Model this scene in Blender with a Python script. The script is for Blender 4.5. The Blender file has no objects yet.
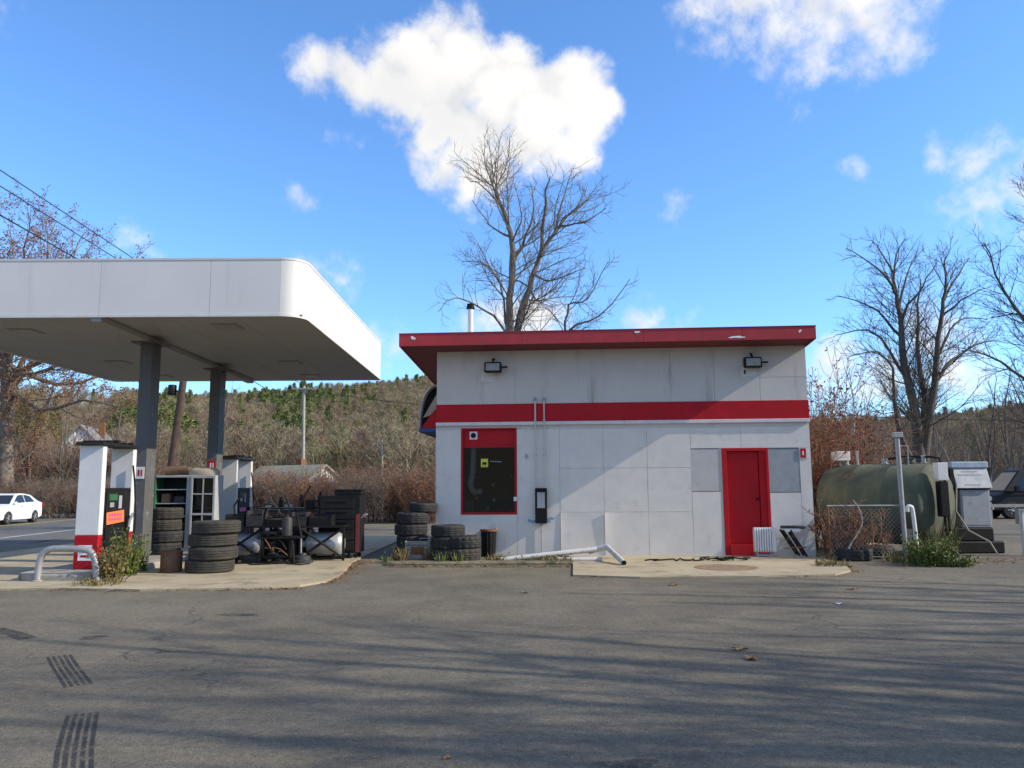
import bpy, bmesh, math, random
import numpy as np
from mathutils import Vector, Matrix
R = math.radians
rnd = random.Random(7)
scene = bpy.context.scene
col = scene.collection

# ------------------------------------------------------------------ camera
F, PITCH, ROLL, EYE = 800.0, 0.1294, -0.0058, 1.6
cam = bpy.data.cameras.new('camera'); cam.sensor_width = 36; cam.lens = F / 1024 * 36
cam.clip_start = 0.05; cam.clip_end = 6000
camo = bpy.data.objects.new('camera', cam); col.objects.link(camo); scene.camera = camo
fw = Vector((0, math.cos(PITCH), math.sin(PITCH))); up0 = Vector((0, -math.sin(PITCH), math.cos(PITCH))); rt0 = Vector((1, 0, 0))
c_, s_ = math.cos(ROLL), math.sin(ROLL)
rt = rt0 * c_ + up0 * s_; up = up0 * c_ - rt0 * s_
mw = Matrix.Identity(4)
for i in range(3):
    mw[i][0], mw[i][1], mw[i][2] = rt[i], up[i], -fw[i]
mw[2][3] = EYE
camo.matrix_world = mw
def ray(px, py): return fw + rt * ((px - 512) / F) + up * ((384 - py) / F)
def at(px, py, Y):
    d = ray(px, py); t = Y / d.y
    return Vector((d.x * t, Y, EYE + d.z * t))
def gnd(px, py, z=0.0):
    d = ray(px, py); t = (z - EYE) / d.z
    return Vector((d.x * t, d.y * t, z))

# ------------------------------------------------------------------ light
SUN = Vector((.991, -.188, .62)).normalized()
sun = bpy.data.lights.new('sun', 'SUN'); sun.energy = 4.2; sun.angle = R(0.53); sun.color = (1.0, .91, .77)
so = bpy.data.objects.new('sun', sun); col.objects.link(so)
so.rotation_euler = SUN.to_track_quat('Z', 'Y').to_euler(); so.location = (20, -5, 30)
scene.view_settings.view_transform = 'Standard'; scene.view_settings.look = 'None'
scene.view_settings.exposure = 0.28; scene.view_settings.gamma = 1.0; scene.view_settings.use_curve_mapping = False
scene.render.engine = 'CYCLES'
scene.cycles.max_bounces = 6; scene.cycles.transparent_max_bounces = 8; scene.cycles.use_denoising = True

w = bpy.data.worlds.new('World'); scene.world = w; w.use_nodes = True
w.cycles.sampling_method = "MANUAL"; w.cycles.sample_map_resolution = 512
NT = w.node_tree; NT.nodes.clear()
def nd(t, typ, **kw):
    n = t.nodes.new(typ)
    for k, v in kw.items(): setattr(n, k, v)
    return n
def lk(t, a, b): t.links.new(a, b)
def mth(t, op, a, b=None, c=None, clamp=False):
    n = nd(t, 'ShaderNodeMath', operation=op, use_clamp=clamp)
    for i, x in enumerate((a, b, c)):
        if x is None: continue
        if isinstance(x, (int, float)): n.inputs[i].default_value = x
        else: lk(t, x, n.inputs[i])
    return n.outputs[0]
SKY = 0.115
sky = nd(NT, 'ShaderNodeTexSky', sky_type='NISHITA', sun_disc=False)
sky.sun_elevation = math.asin(SUN.z); sky.sun_rotation = math.atan2(SUN.x, SUN.y)
sky.altitude = 200; sky.air_density = 1.0; sky.dust_density = 0.35; sky.ozone_density = 1.6
tint = nd(NT, 'ShaderNodeMix', data_type='RGBA', blend_type='MULTIPLY'); tint.inputs[0].default_value = 1
lk(NT, sky.outputs[0], tint.inputs[6]); tint.inputs[7].default_value = (1.04, 1.54, 2.08, 1)
tc = nd(NT, 'ShaderNodeTexCoord')
def noise(t, vec, scale, detail=4, rough=.55, out=0):
    n = nd(t, 'ShaderNodeTexNoise'); n.inputs['Scale'].default_value = scale; n.inputs['Detail'].default_value = detail
    n.inputs['Roughness'].default_value = rough
    if vec is not None: lk(t, vec, n.inputs['Vector'])
    return n.outputs[out]
nv = noise(NT, tc.outputs['Generated'], 7.5, 7, .56, 1)
sub = nd(NT, 'ShaderNodeVectorMath', operation='SUBTRACT'); lk(NT, nv, sub.inputs[0]); sub.inputs[1].default_value = (.5, .5, .5)
mad = nd(NT, 'ShaderNodeVectorMath', operation='MULTIPLY_ADD'); lk(NT, sub.outputs[0], mad.inputs[0]); mad.inputs[1].default_value = (.068, .068, .068); lk(NT, tc.outputs['Generated'], mad.inputs[2])
dvec = mad.outputs[0]
BL = [(318,75,24),(350,72,30),(385,68,34),(425,66,42),(462,60,42),(462,78,50),(515,90,50),(556,100,48),(588,104,36),(500,120,42),(450,116,40),(415,104,34),(445,165,30),(475,183,28),(500,172,28),(545,140,36),(572,150,28),(432,138,30),(400,92,30),(470,150,34),(520,150,34)]
THIN = [(700,10,32),(742,4,42),(775,28,42),(802,62,38),(835,28,44),(872,18,46),(908,32,34),(765,-25,60),(860,-25,60),(975,163,24),(1005,152,26),(945,155,14),(955,216,22),(985,206,30),(1015,200,34),(1050,192,50),(1080,225,50),(290,196,16),(306,204,12),(682,204,16),(863,164,11),(335,272,24),(312,266,16),(500,320,40),(540,326,40),(470,322,26),(655,322,32),(840,362,40),(880,372,36),(930,345,40),(396,348,26),(372,345,20),(0,25,16),(140,246,18),(960,372,40),(340,130,11)]
def blobs(L):
    f = None
    for (x, y, r) in L:
        c = ray(x, y).normalized()
        dn = nd(NT, 'ShaderNodeVectorMath', operation='DISTANCE'); lk(NT, dvec, dn.inputs[0]); dn.inputs[1].default_value = c
        v = mth(NT, 'MULTIPLY_ADD', dn.outputs['Value'], -1.0, r / 830)      # r - dist
        f = v if f is None else mth(NT, 'SMOOTH_MAX', f, v, .018)
    return f
def sstep(t, v, lo, hi):
    n = nd(t, 'ShaderNodeMapRange', interpolation_type='SMOOTHSTEP'); lk(t, v, n.inputs[0])
    n.inputs[1].default_value = lo; n.inputs[2].default_value = hi
    return n.outputs[0]
fine = noise(NT, tc.outputs['Generated'], 24, 9, .60)
fineo = mth(NT, 'SUBTRACT', fine, .5)
vb = nd(NT, 'ShaderNodeTexVoronoi', feature='F1'); vb.inputs['Scale'].default_value = 21; lk(NT, dvec, vb.inputs['Vector'])
billow = mth(NT, 'SUBTRACT', .56, vb.outputs['Distance'])
big = mth(NT, 'ADD', mth(NT, 'ADD', blobs(BL), mth(NT, 'MULTIPLY', fineo, .055)), mth(NT, 'MULTIPLY', billow, .024))
thin = mth(NT, 'ADD', blobs(THIN), mth(NT, 'MULTIPLY', fineo, .12))
m1 = mth(NT, 'MULTIPLY', sstep(NT, big, -.004, .024), .99); m2 = mth(NT, 'MULTIPLY', sstep(NT, thin, -.002, .06), .95)
# unseen cloud cover outside the view, thickened and warmed to offset blue fill
dotn = nd(NT, 'ShaderNodeVectorMath', operation='DOT_PRODUCT'); lk(NT, tc.outputs['Generated'], dotn.inputs[0]); dotn.inputs[1].default_value = fw
away = sstep(NT, dotn.outputs['Value'], .80, .66)
fill_clouds = mth(NT, 'MULTIPLY', sstep(NT, noise(NT, dvec, 3.2, 6, .6), .46, .62), away)
mask = mth(NT, 'MAXIMUM', m1, m2)
ccol = nd(NT, 'ShaderNodeMix', data_type='RGBA')
core = mth(NT, 'MULTIPLY', sstep(NT, mth(NT, 'ADD', blobs([(390,95,60),(440,118,60),(470,150,46),(400,120,40)]), mth(NT, 'MULTIPLY', fineo, .05)), .0, .06), .55)
lk(NT, mth(NT, 'ADD', core, mth(NT, 'MULTIPLY', sstep(NT, mth(NT, 'ADD', vb.outputs['Distance'], mth(NT, 'MULTIPLY', fineo, .6)), .50, .85), .6), clamp=True), ccol.inputs[0]); ccol.inputs[6].default_value = (7.5, 7.35, 7.15, 1); ccol.inputs[7].default_value = (5.7, 5.8, 5.95, 1)
mx = nd(NT, 'ShaderNodeMix', data_type='RGBA'); lk(NT, mask, mx.inputs[0]); lk(NT, tint.outputs[2], mx.inputs[6]); lk(NT, ccol.outputs[2], mx.inputs[7])
mx2 = nd(NT, 'ShaderNodeMix', data_type='RGBA'); lk(NT, mth(NT, 'MULTIPLY', fill_clouds, .85), mx2.inputs[0]); lk(NT, mx.outputs[2], mx2.inputs[6]); mx2.inputs[7].default_value = (5.6, 5.2, 4.7, 1)
bg = nd(NT, 'ShaderNodeBackground'); bg.inputs[1].default_value = SKY; lk(NT, mx2.outputs[2], bg.inputs[0])
wo = nd(NT, 'ShaderNodeOutputWorld'); lk(NT, bg.outputs[0], wo.inputs[0])

# ------------------------------------------------------------------ materials
MATS = {}
def M(name, c, rough=.6, metal=0.0, var=.18, vs=3.0, bump=0.0, bs=60.0, c2=None, c2lo=.55, c2hi=.7, c2s=2.0, c2stretch=(1, 1, 1), spec=.5, detail=6):
    """paint, metal, stone...: base colour with uneven tone, a second (wear/dirt/rust) colour in noise patches, fine relief"""
    if name in MATS: return MATS[name]
    m = bpy.data.materials.new(name); m.use_nodes = True; t = m.node_tree; b = t.nodes['Principled BSDF']
    tc = nd(t, 'ShaderNodeTexCoord'); V = tc.outputs['Object']
    n1 = noise(t, V, vs, detail, .6)
    mxx = nd(t, 'ShaderNodeMix', data_type='RGBA'); 
    mr = nd(t, 'ShaderNodeMapRange'); lk(t, n1, mr.inputs[0]); mr.inputs[1].default_value = .3; mr.inputs[2].default_value = .7
    lk(t, mr.outputs[0], mxx.inputs[0])
    mxx.inputs[6].default_value = tuple(x * (1 - var) for x in c) + (1,); mxx.inputs[7].default_value = tuple(min(1, x * (1 + var)) for x in c) + (1,)
    out = mxx.outputs[2]
    if c2 is not None:
        mp = nd(t, 'ShaderNodeMapping'); lk(t, V, mp.inputs[0]); mp.inputs['Scale'].default_value = c2stretch; mp.inputs['Location'].default_value = (3.1, 7.7, 1.3)
        n2 = noise(t, mp.outputs[0], c2s, 8, .65)
        k = sstep(t, n2, c2lo, c2hi)
        m2 = nd(t, 'ShaderNodeMix', data_type='RGBA'); lk(t, k, m2.inputs[0]); lk(t, out, m2.inputs[6]); m2.inputs[7].default_value = tuple(c2) + (1,)
        out = m2.outputs[2]
    lk(t, out, b.inputs['Base Color'])
    b.inputs['Metallic'].default_value = metal; b.inputs['Specular IOR Level'].default_value = spec
    rr = nd(t, 'ShaderNodeMapRange'); lk(t, n1, rr.inputs[0]); rr.inputs[3].default_value = max(.05, rough - .12); rr.inputs[4].default_value = min(1, rough + .12)
    lk(t, rr.outputs[0], b.inputs['Roughness'])
    if bump:
        bp = nd(t, 'ShaderNodeBump'); bp.inputs['Strength'].default_value = bump; bp.inputs['Distance'].default_value = .01
        lk(t, noise(t, V, bs, 5, .6), bp.inputs['Height']); lk(t, bp.outputs[0], b.inputs['Normal'])
    MATS[name] = m
    return m

def asphalt(name, c, lighter, scale=1.0):
    m = bpy.data.materials.new(name); m.use_nodes = True; t = m.node_tree; b = t.nodes['Principled BSDF']
    V = nd(t, 'ShaderNodeTexCoord').outputs['Object']
    big = noise(t, V, .22, 5, .6); mid = noise(t, V, 1.3, 6, .6); fine_ = noise(t, V, 95 * scale, 3, .7)
    vo = nd(t, 'ShaderNodeTexVoronoi'); vo.inputs['Scale'].default_value = 120 * scale; lk(t, V, vo.inputs['Vector'])
    a = nd(t, 'ShaderNodeMix', data_type='RGBA'); lk(t, sstep(t, mth(t, 'ADD', mth(t, 'MULTIPLY', big, .6), mth(t, 'MULTIPLY', mid, .4)), .38, .62), a.inputs[0])
    a.inputs[6].default_value = tuple(c) + (1,); a.inputs[7].default_value = tuple(lighter) + (1,)
    # stones of the aggregate
    st = nd(t, 'ShaderNodeMix', data_type='RGBA', blend_type='MULTIPLY'); st.inputs[0].default_value = 1; lk(t, a.outputs[2], st.inputs[6])
    cr = nd(t, 'ShaderNodeMapRange'); lk(t, vo.outputs['Color'], cr.inputs[0]); cr.inputs[3].default_value = .62; cr.inputs[4].default_value = 1.42
    g = nd(t, 'ShaderNodeCombineColor')
    for i in range(3): lk(t, cr.outputs[0], g.inputs[i])
    lk(t, g.outputs[0], st.inputs[7])
    mo = nd(t, 'ShaderNodeMix', data_type='RGBA', blend_type='MULTIPLY'); mo.inputs[0].default_value = 1; lk(t, st.outputs[2], mo.inputs[6])
    mr_ = nd(t, 'ShaderNodeMapRange'); lk(t, noise(t, V, 14 * scale, 6, .75), mr_.inputs[0]); mr_.inputs[1].default_value = .3; mr_.inputs[2].default_value = .7; mr_.inputs[3].default_value = .70; mr_.inputs[4].default_value = 1.30
    g2 = nd(t, 'ShaderNodeCombineColor')
    for i in range(3): lk(t, mr_.outputs[0], g2.inputs[i])
    lk(t, g2.outputs[0], mo.inputs[7]); st = mo
    # pale grit
    sp = nd(t, 'ShaderNodeMix', data_type='RGBA'); lk(t, mth(t, 'MULTIPLY', sstep(t, noise(t, V, 34 * scale, 2, .5), .70, .75), .8), sp.inputs[0]); lk(t, st.outputs[2], sp.inputs[6]); sp.inputs[7].default_value = (.34, .32, .28, 1)
    # hairline cracks
    dv = nd(t, 'ShaderNodeVectorMath', operation='MULTIPLY_ADD'); lk(t, noise(t, V, .9, 6, .65, 1), dv.inputs[0]); dv.inputs[1].default_value = (1.6, 1.6, 0); lk(t, V, dv.inputs[2])
    ve = nd(t, 'ShaderNodeTexVoronoi', feature='DISTANCE_TO_EDGE'); ve.inputs['Scale'].default_value = .17; lk(t, dv.outputs[0], ve.inputs['Vector'])
    ck = mth(t, 'MULTIPLY', sstep(t, ve.outputs['Distance'], .0038, .0008), sstep(t, noise(t, V, .35, 3, .5), .5, .58))
    cm = nd(t, 'ShaderNodeMix', data_type='RGBA'); lk(t, mth(t, 'MULTIPLY', ck, .55), cm.inputs[0]); lk(t, sp.outputs[2], cm.inputs[6]); cm.inputs[7].default_value = (.02, .02, .02, 1)
    lk(t, cm.outputs[2], b.inputs['Base Color']); b.inputs['Roughness'].default_value = .88; b.inputs['Specular IOR Level'].default_value = .3
    bp = nd(t, 'ShaderNodeBump'); bp.inputs['Strength'].default_value = .55; bp.inputs['Distance'].default_value = .006
    lk(t, mth(t, 'ADD', vo.outputs['Distance'], fine_), bp.inputs['Height']); lk(t, bp.outputs[0], b.inputs['Normal'])
    MATS[name] = m; return m
def glass(name, tintc=(.6, .65, .65), refl=.9):
    m = bpy.data.materials.new(name); m.use_nodes = True; t = m.node_tree; t.nodes.clear()
    tr = nd(t, 'ShaderNodeBsdfTransparent'); tr.inputs[0].default_value = tuple(tintc) + (1,)
    gl = nd(t, 'ShaderNodeBsdfGlossy'); gl.inputs['Roughness'].default_value = .03; gl.inputs[0].default_value = (refl, refl, refl, 1)
    fr = nd(t, 'ShaderNodeFresnel'); fr.inputs[0].default_value = 1.5
    mi = nd(t, 'ShaderNodeMixShader'); lk(t, fr.outputs[0], mi.inputs[0]); lk(t, tr.outputs[0], mi.inputs[1]); lk(t, gl.outputs[0], mi.inputs[2])
    o = nd(t, 'ShaderNodeOutputMaterial'); lk(t, mi.outputs[0], o.inputs[0]); MATS[name] = m; return m
def leafmat(name, cols, transl=.25):
    m = bpy.data.materials.new(name); m.use_nodes = True; t = m.node_tree; b = t.nodes['Principled BSDF']
    V = nd(t, 'ShaderNodeTexCoord').outputs['Object']
    vo = nd(t, 'ShaderNodeTexVoronoi'); vo.inputs['Scale'].default_value = 9; lk(t, V, vo.inputs['Vector'])
    sx = nd(t, 'ShaderNodeSeparateColor'); lk(t, vo.outputs['Color'], sx.inputs[0])
    cr = nd(t, 'ShaderNodeValToRGB'); lk(t, sx.outputs[0], cr.inputs[0])
    while len(cr.color_ramp.elements) < len(cols): cr.color_ramp.elements.new(.5)
    for i, c in enumerate(cols): cr.color_ramp.elements[i].position = i / max(1, len(cols) - 1); cr.color_ramp.elements[i].color = tuple(c) + (1,)
    lk(t, cr.outputs[0], b.inputs['Base Color']); b.inputs['Roughness'].default_value = .7; b.inputs['Specular IOR Level'].default_value = .25
    MATS[name] = m; return m

asph = asphalt('asphalt', (.124, .106, .077), (.182, .155, .109))
roadm = asphalt('road_asphalt', (.11, .105, .096), (.15, .143, .13))
concrete = M('concrete', (.40, .33, .21), .85, var=.16, vs=1.1, bump=.4, bs=70, c2=(.21, .165, .105), c2lo=.50, c2hi=.72, c2s=1.6)
oldconc = M('old_concrete', (.33, .30, .25), .9, var=.25, vs=3, bump=.5, bs=50, c2=(.12, .11, .08), c2lo=.5, c2hi=.7)
soil = M('soil_leaf', (.16, .115, .065), .95, var=.35, vs=.6, bump=.6, bs=9, c2=(.10, .11, .035), c2lo=.5, c2hi=.68, c2s=.25)
wallw = M('white_wall_paint', (.62, .58, .53), .62, var=.05, vs=1.7, bump=.12, bs=45, c2=(.42, .385, .34), c2lo=.54, c2hi=.80, c2s=1.6, c2stretch=(1.6, 1.6, .35))
wallw2 = M('panel_paint_with_bounce', (.72, .675, .61), .5, var=.06, vs=2.5, bump=.10, bs=30, c2=(.52, .48, .42), c2lo=.56, c2hi=.78, c2s=2.6)  # lower panels' paint, made whiter to carry the ground bounce in its colour
patchw = M('fresh_white_patch', (.92, .90, .86), .6, var=.05, vs=6)
trimw = M('pale_trim', (.70, .64, .65), .5, var=.1, vs=5, c2=(.45, .25, .25), c2lo=.6, c2hi=.75, c2s=6)
greyb = M('grey_board', (.33, .345, .36), .8, var=.10, vs=4, bump=.2, bs=30, c2=(.24, .25, .26), c2lo=.55, c2hi=.75, c2s=5)
red = M('red_paint', (.46, .008, .015), .55, var=.12, vs=2.5, bump=.06, bs=30, c2=(.33, .018, .022), c2lo=.55, c2hi=.75, c2s=3, spec=.25)
redf = M('red_fascia_paint', (.43, .03, .036), .5, var=.14, vs=3, bump=.1, bs=18, c2=(.30, .06, .06), c2lo=.58, c2hi=.72, c2s=2.2)
dred = M('red_soffit', (.17, .03, .03), .7, var=.2, vs=3)
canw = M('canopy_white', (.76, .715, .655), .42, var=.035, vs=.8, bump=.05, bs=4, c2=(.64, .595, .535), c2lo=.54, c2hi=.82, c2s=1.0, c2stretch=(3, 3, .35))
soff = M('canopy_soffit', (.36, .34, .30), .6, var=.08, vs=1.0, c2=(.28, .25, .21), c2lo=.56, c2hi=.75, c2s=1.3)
steelg = M('column_paint', (.115, .11, .105), .55, var=.16, vs=3, bump=.1, bs=30, c2=(.24, .23, .22), c2lo=.58, c2hi=.68, c2s=4)
galv = M('galvanised', (.36, .36, .355), .5, metal=.35, var=.15, vs=12, c2=(.33, .25, .18), c2lo=.62, c2hi=.75, c2s=6)
white = M('white_enamel', (.76, .73, .69), .35, var=.06, vs=3, c2=(.45, .42, .38), c2lo=.66, c2hi=.8, c2s=5)
black = M('black_plastic', (.012, .012, .012), .6, var=.3, vs=6, spec=.2)
blackm = M('black_metal', (.014, .013, .012), .6, var=.35, vs=8, spec=.25, c2=(.05, .03, .018), c2lo=.6, c2hi=.75, c2s=5)
rubber = M('tyre_rubber', (.028, .027, .026), .8, var=.3, vs=10, bump=.2, bs=60, c2=(.075, .066, .05), c2lo=.5, c2hi=.75, c2s=4)
rubberd = M('dusty_tyre_rubber', (.045, .04, .032), .85, var=.3, vs=8, bump=.2, bs=60, c2=(.09, .076, .055), c2lo=.5, c2hi=.75, c2s=4)
bark = M('grey_bark', (.17, .14, .11), .9, var=.35, vs=4, bump=.8, bs=14)
barkd = M('dark_bark', (.10, .082, .066), .9, var=.35, vs=4, bump=.8, bs=14)
twig = M('twig_bark', (.19, .145, .11), .9, var=.25, vs=1.5)
twigr = M('russet_twig', (.24, .125, .075), .9, var=.35, vs=.9)
polew = M('pole_wood', (.10, .06, .04), .9, var=.3, vs=5, bump=.5, bs=20)
poleg = M('grey_pole_wood', (.34, .32, .28), .9, var=.2, vs=5, bump=.4, bs=20)
greent = M('green_tank_paint', (.078, .093, .06), .85, var=.22, vs=2.2, bump=.15, bs=8, c2=(.15, .135, .085), c2lo=.44, c2hi=.74, c2s=3.4, c2stretch=(1, 1, .4))
wglass = glass('window_glass'); cglass = glass('car_glass', (.12, .14, .15))
wire = M('wire', (.02, .02, .022), .6)
brown = M('brown_card', (.17, .10, .06), .85, var=.25, vs=8)
silver = M('dull_silver', (.46, .46, .46), .45, metal=.4, var=.12, vs=6)
yellowp = M('yellow_paint', (.55, .38, .06), .7, var=.25, vs=9); whitep = M('white_road_paint', (.62, .62, .60), .7, var=.2, vs=6)
rust = M('rust', (.20, .085, .035), .9, var=.35, vs=14, bump=.4, bs=50)
def worn(name, c, sc, lo, hi, amax):
    m = M(name, c, .8, var=.3, vs=9); t = m.node_tree; b = t.nodes['Principled BSDF']; V = nd(t, 'ShaderNodeTexCoord').outputs['Object']
    n_ = mth(t, 'ADD', mth(t, 'MULTIPLY', noise(t, V, sc, 5, .7), .65), mth(t, 'MULTIPLY', noise(t, V, sc*9, 3, .6), .35))
    lk(t, mth(t, 'MULTIPLY', sstep(t, n_, lo, hi), amax), b.inputs['Alpha']); return m
skid = worn('skid_rubber', (.03, .029, .028), 7, .36, .58, .85)
stain = worn('oil_stain', (.045, .042, .038), 6, .40, .60, .75)
orange = M('orange_label', (.85, .22, .06), .5, var=.06); pink = M('pink_print', (.80, .06, .30), .5, var=.1)
yellow = M('yellow_label', (.72, .68, .05), .5, var=.06); greenp = M('green_paint', (.03, .12, .05), .5, var=.2)
darkgrey = M('dark_grey_metal', (.045, .044, .042), .55, spec=.3, var=.3, vs=8)
blue = M('blue_fabric', (.03, .07, .22), .6, var=.15); bluep = M('blue_spray', (.16, .36, .60), .7, var=.3, vs=30)
tan = M('tan_cloth', (.42, .36, .27), .8, var=.1); dark = M('dark_inside', (.012, .012, .014), .8)
grassm = leafmat('weed_green', [(.07, .10, .02), (.12, .16, .035), (.17, .17, .05), (.09, .13, .03)])
drym = leafmat('dry_weed', [(.22, .15, .06), (.14, .10, .04), (.20, .17, .07), (.12, .13, .04)])
redleaf = leafmat('red_leaf', [(.26, .045, .025), (.16, .03, .02), (.30, .09, .03), (.20, .06, .03)])
litterm = leafmat('leaf_litter', [(.24, .12, .04), (.15, .07, .03), (.32, .20, .08), (.20, .09, .03)])
russet = leafmat('russet_leaf', [(.26, .11, .05), (.17, .075, .04), (.30, .15, .07)])
pinem = leafmat('pine_needles', [(.035, .06, .018), (.06, .085, .025), (.09, .10, .035)])
roofm = M('roof_membrane', (.22, .21, .20), .9, var=.2, vs=1)
shingle = M('olive_shingle', (.25, .235, .17), .9, var=.2, vs=2, bump=.5, bs=8)
clap = M('white_clapboard', (.72, .72, .70), .7, var=.05)

# ------------------------------------------------------------------ builders
def tag(o, label=None, cat=None, group=None, kind=None):
    if label: o['label'] = label
    if cat: o['category'] = cat
    if group: o['group'] = group
    if kind: o['kind'] = kind
    return o
def thing(name, label, cat, loc=(0, 0, 0), rz=0, group=None):
    o = bpy.data.objects.new(name, None); col.objects.link(o); o.empty_display_size = .2
    o.location = loc; o.rotation_euler = (0, 0, rz)
    return tag(o, label, cat, group)
def copy_tree(o, parent=None):
    c = o.copy(); col.objects.link(c); c.parent = parent
    for ch in list(o.children): copy_tree(ch, c)
    return c
class MB:
    def __init__(s): s.v = []; s.f = []
    def add(s, vs, fs):
        k = len(s.v); s.v += [tuple(p) for p in vs]; s.f += [tuple(i + k for i in q) for q in fs]; return s
    def b(s, x0, x1, y0, y1, z0, z1):
        return s.add([(x0,y0,z0),(x1,y0,z0),(x1,y1,z0),(x0,y1,z0),(x0,y0,z1),(x1,y0,z1),(x1,y1,z1),(x0,y1,z1)],
                     [(0,3,2,1),(4,5,6,7),(0,1,5,4),(1,2,6,5),(2,3,7,6),(3,0,4,7)])
    def hexa(s, p8): return s.add(p8, [(0,3,2,1),(4,5,6,7),(0,1,5,4),(1,2,6,5),(2,3,7,6),(3,0,4,7)])
    def tube(s, pts, r, n=8, caps=True):
        P = [Vector(p) for p in pts]; rr = r if isinstance(r, (list, tuple)) else [r] * len(P)
        vs = []; N = None
        for i, p in enumerate(P):
            t = (P[min(i+1, len(P)-1)] - P[max(i-1, 0)]).normalized()
            if N is None: N = t.orthogonal().normalized()
            else: N = (N - t * N.dot(t)).normalized()
            Bv = t.cross(N)
            for k in range(n):
                a = 2 * math.pi * k / n; vs.append(p + (N * math.cos(a) + Bv * math.sin(a)) * rr[i])
        fs = [(i*n+k, i*n+(k+1) % n, (i+1)*n+(k+1) % n, (i+1)*n+k) for i in range(len(P)-1) for k in range(n)]
        if caps: fs += [tuple(range(n-1, -1, -1)), tuple(range((len(P)-1)*n, len(P)*n))]
        return s.add(vs, fs)
    def lathe(s, prof, n=24, c=(0, 0, 0), ax=None, closed=False):
        """prof: (radius, height) list about axis ax"""
        A = Vector(ax or (0, 0, 1)).normalized(); X = A.orthogonal().normalized(); Y = A.cross(X); c = Vector(c)
        vs = [c + A * h + (X * math.cos(2*math.pi*k/n) + Y * math.sin(2*math.pi*k/n)) * r for (r, h) in prof for k in range(n)]
        m = len(prof); rows = m if closed else m - 1
        fs = [(i*n+k, i*n+(k+1) % n, ((i+1) % m)*n+(k+1) % n, ((i+1) % m)*n+k) for i in range(rows) for k in range(n)]
        if not closed:
            if prof[0][0] > 1e-4: fs.append(tuple(range(n-1, -1, -1)))
            if prof[-1][0] > 1e-4: fs.append(tuple(range((m-1)*n, m*n)))
        return s.add(vs, fs)
    def prism(s, poly, d0, d1, f=lambda a, b, d: (a, b, d)):
        n = len(poly); vs = [f(a, b, d0) for a, b in poly] + [f(a, b, d1) for a, b in poly]
        fs = [tuple(range(n-1, -1, -1)), tuple(range(n, 2*n))] + [(i, (i+1) % n, n+(i+1) % n, n+i) for i in range(n)]
        return s.add(vs, fs)
    def build(s, name, mat, parent=None, bevel=0, smooth=False, seg=1):
        me = bpy.data.meshes.new(name); me.from_pydata(s.v, [], s.f); me.update()
        bm = bmesh.new(); bm.from_mesh(me); bmesh.ops.recalc_face_normals(bm, faces=bm.faces); bm.to_mesh(me); bm.free()
        me.materials.append(mat); o = bpy.data.objects.new(name, me); col.objects.link(o); o.parent = parent
        if smooth:
            me.shade_smooth(); me.set_sharp_from_angle(angle=R(38))
        if bevel:
            md = o.modifiers.new('bevel', 'BEVEL'); md.width = bevel; md.segments = seg; md.limit_method = 'ANGLE'; md.angle_limit = R(35)
        return o
def npmesh(name, V, Q, mat, parent=None, smooth=False):
    """numpy vertices and quads / tris as one mesh object"""
    me = bpy.data.meshes.new(name); k = Q.shape[1]
    me.vertices.add(len(V)); me.vertices.foreach_set('co', np.ascontiguousarray(V, dtype=np.float32).ravel())
    me.loops.add(Q.size); me.loops.foreach_set('vertex_index', np.ascontiguousarray(Q, dtype=np.int32).ravel())
    me.polygons.add(len(Q)); me.polygons.foreach_set('loop_start', np.arange(0, Q.size, k, dtype=np.int32))
    me.polygons.foreach_set('loop_total', np.full(len(Q), k, dtype=np.int32))
    me.update(calc_edges=True); me.materials.append(mat)
    if smooth: me.shade_smooth()
    o = bpy.data.objects.new(name, me); col.objects.link(o); o.parent = parent
    return o
def tubes(polys):
    """polys: list of (points, radii, sides) -> vertices, quads"""
    groups = {}
    for p, r, n in polys: groups.setdefault((len(p), n), []).append((p, r))
    VV = []; QQ = []; off = 0
    for (k, n), L in groups.items():
        P = np.array([x[0] for x in L], dtype=float); Rr = np.array([x[1] for x in L], dtype=float); m = len(L)
        T = np.empty_like(P); T[:, 1:-1] = P[:, 2:] - P[:, :-2]; T[:, 0] = P[:, 1] - P[:, 0]; T[:, -1] = P[:, -1] - P[:, -2]
        T /= np.linalg.norm(T, axis=2, keepdims=True) + 1e-9
        mean = T.mean(axis=1); ref = np.zeros((m, 3)); ref[np.arange(m), np.abs(mean).argmin(axis=1)] = 1
        N = np.cross(T, ref[:, None, :]); N /= np.linalg.norm(N, axis=2, keepdims=True) + 1e-9; B = np.cross(T, N)
        a = 2 * np.pi * np.arange(n) / n
        ring = P[:, :, None, :] + Rr[:, :, None, None] * (np.cos(a)[None, None, :, None] * N[:, :, None, :] + np.sin(a)[None, None, :, None] * B[:, :, None, :])
        VV.append(ring.reshape(-1, 3))
        i = np.arange(k - 1)[:, None] * n; j = np.arange(n)[None, :]; j2 = (j + 1) % n
        q = np.stack([i + j, i + j2, i + n + j2, i + n + j], axis=-1).reshape(-1, 4)
        QQ.append((q[None] + (np.arange(m) * k * n)[:, None, None]).reshape(-1, 4) + off); off += m * k * n
    return np.concatenate(VV), np.concatenate(QQ)
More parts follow.
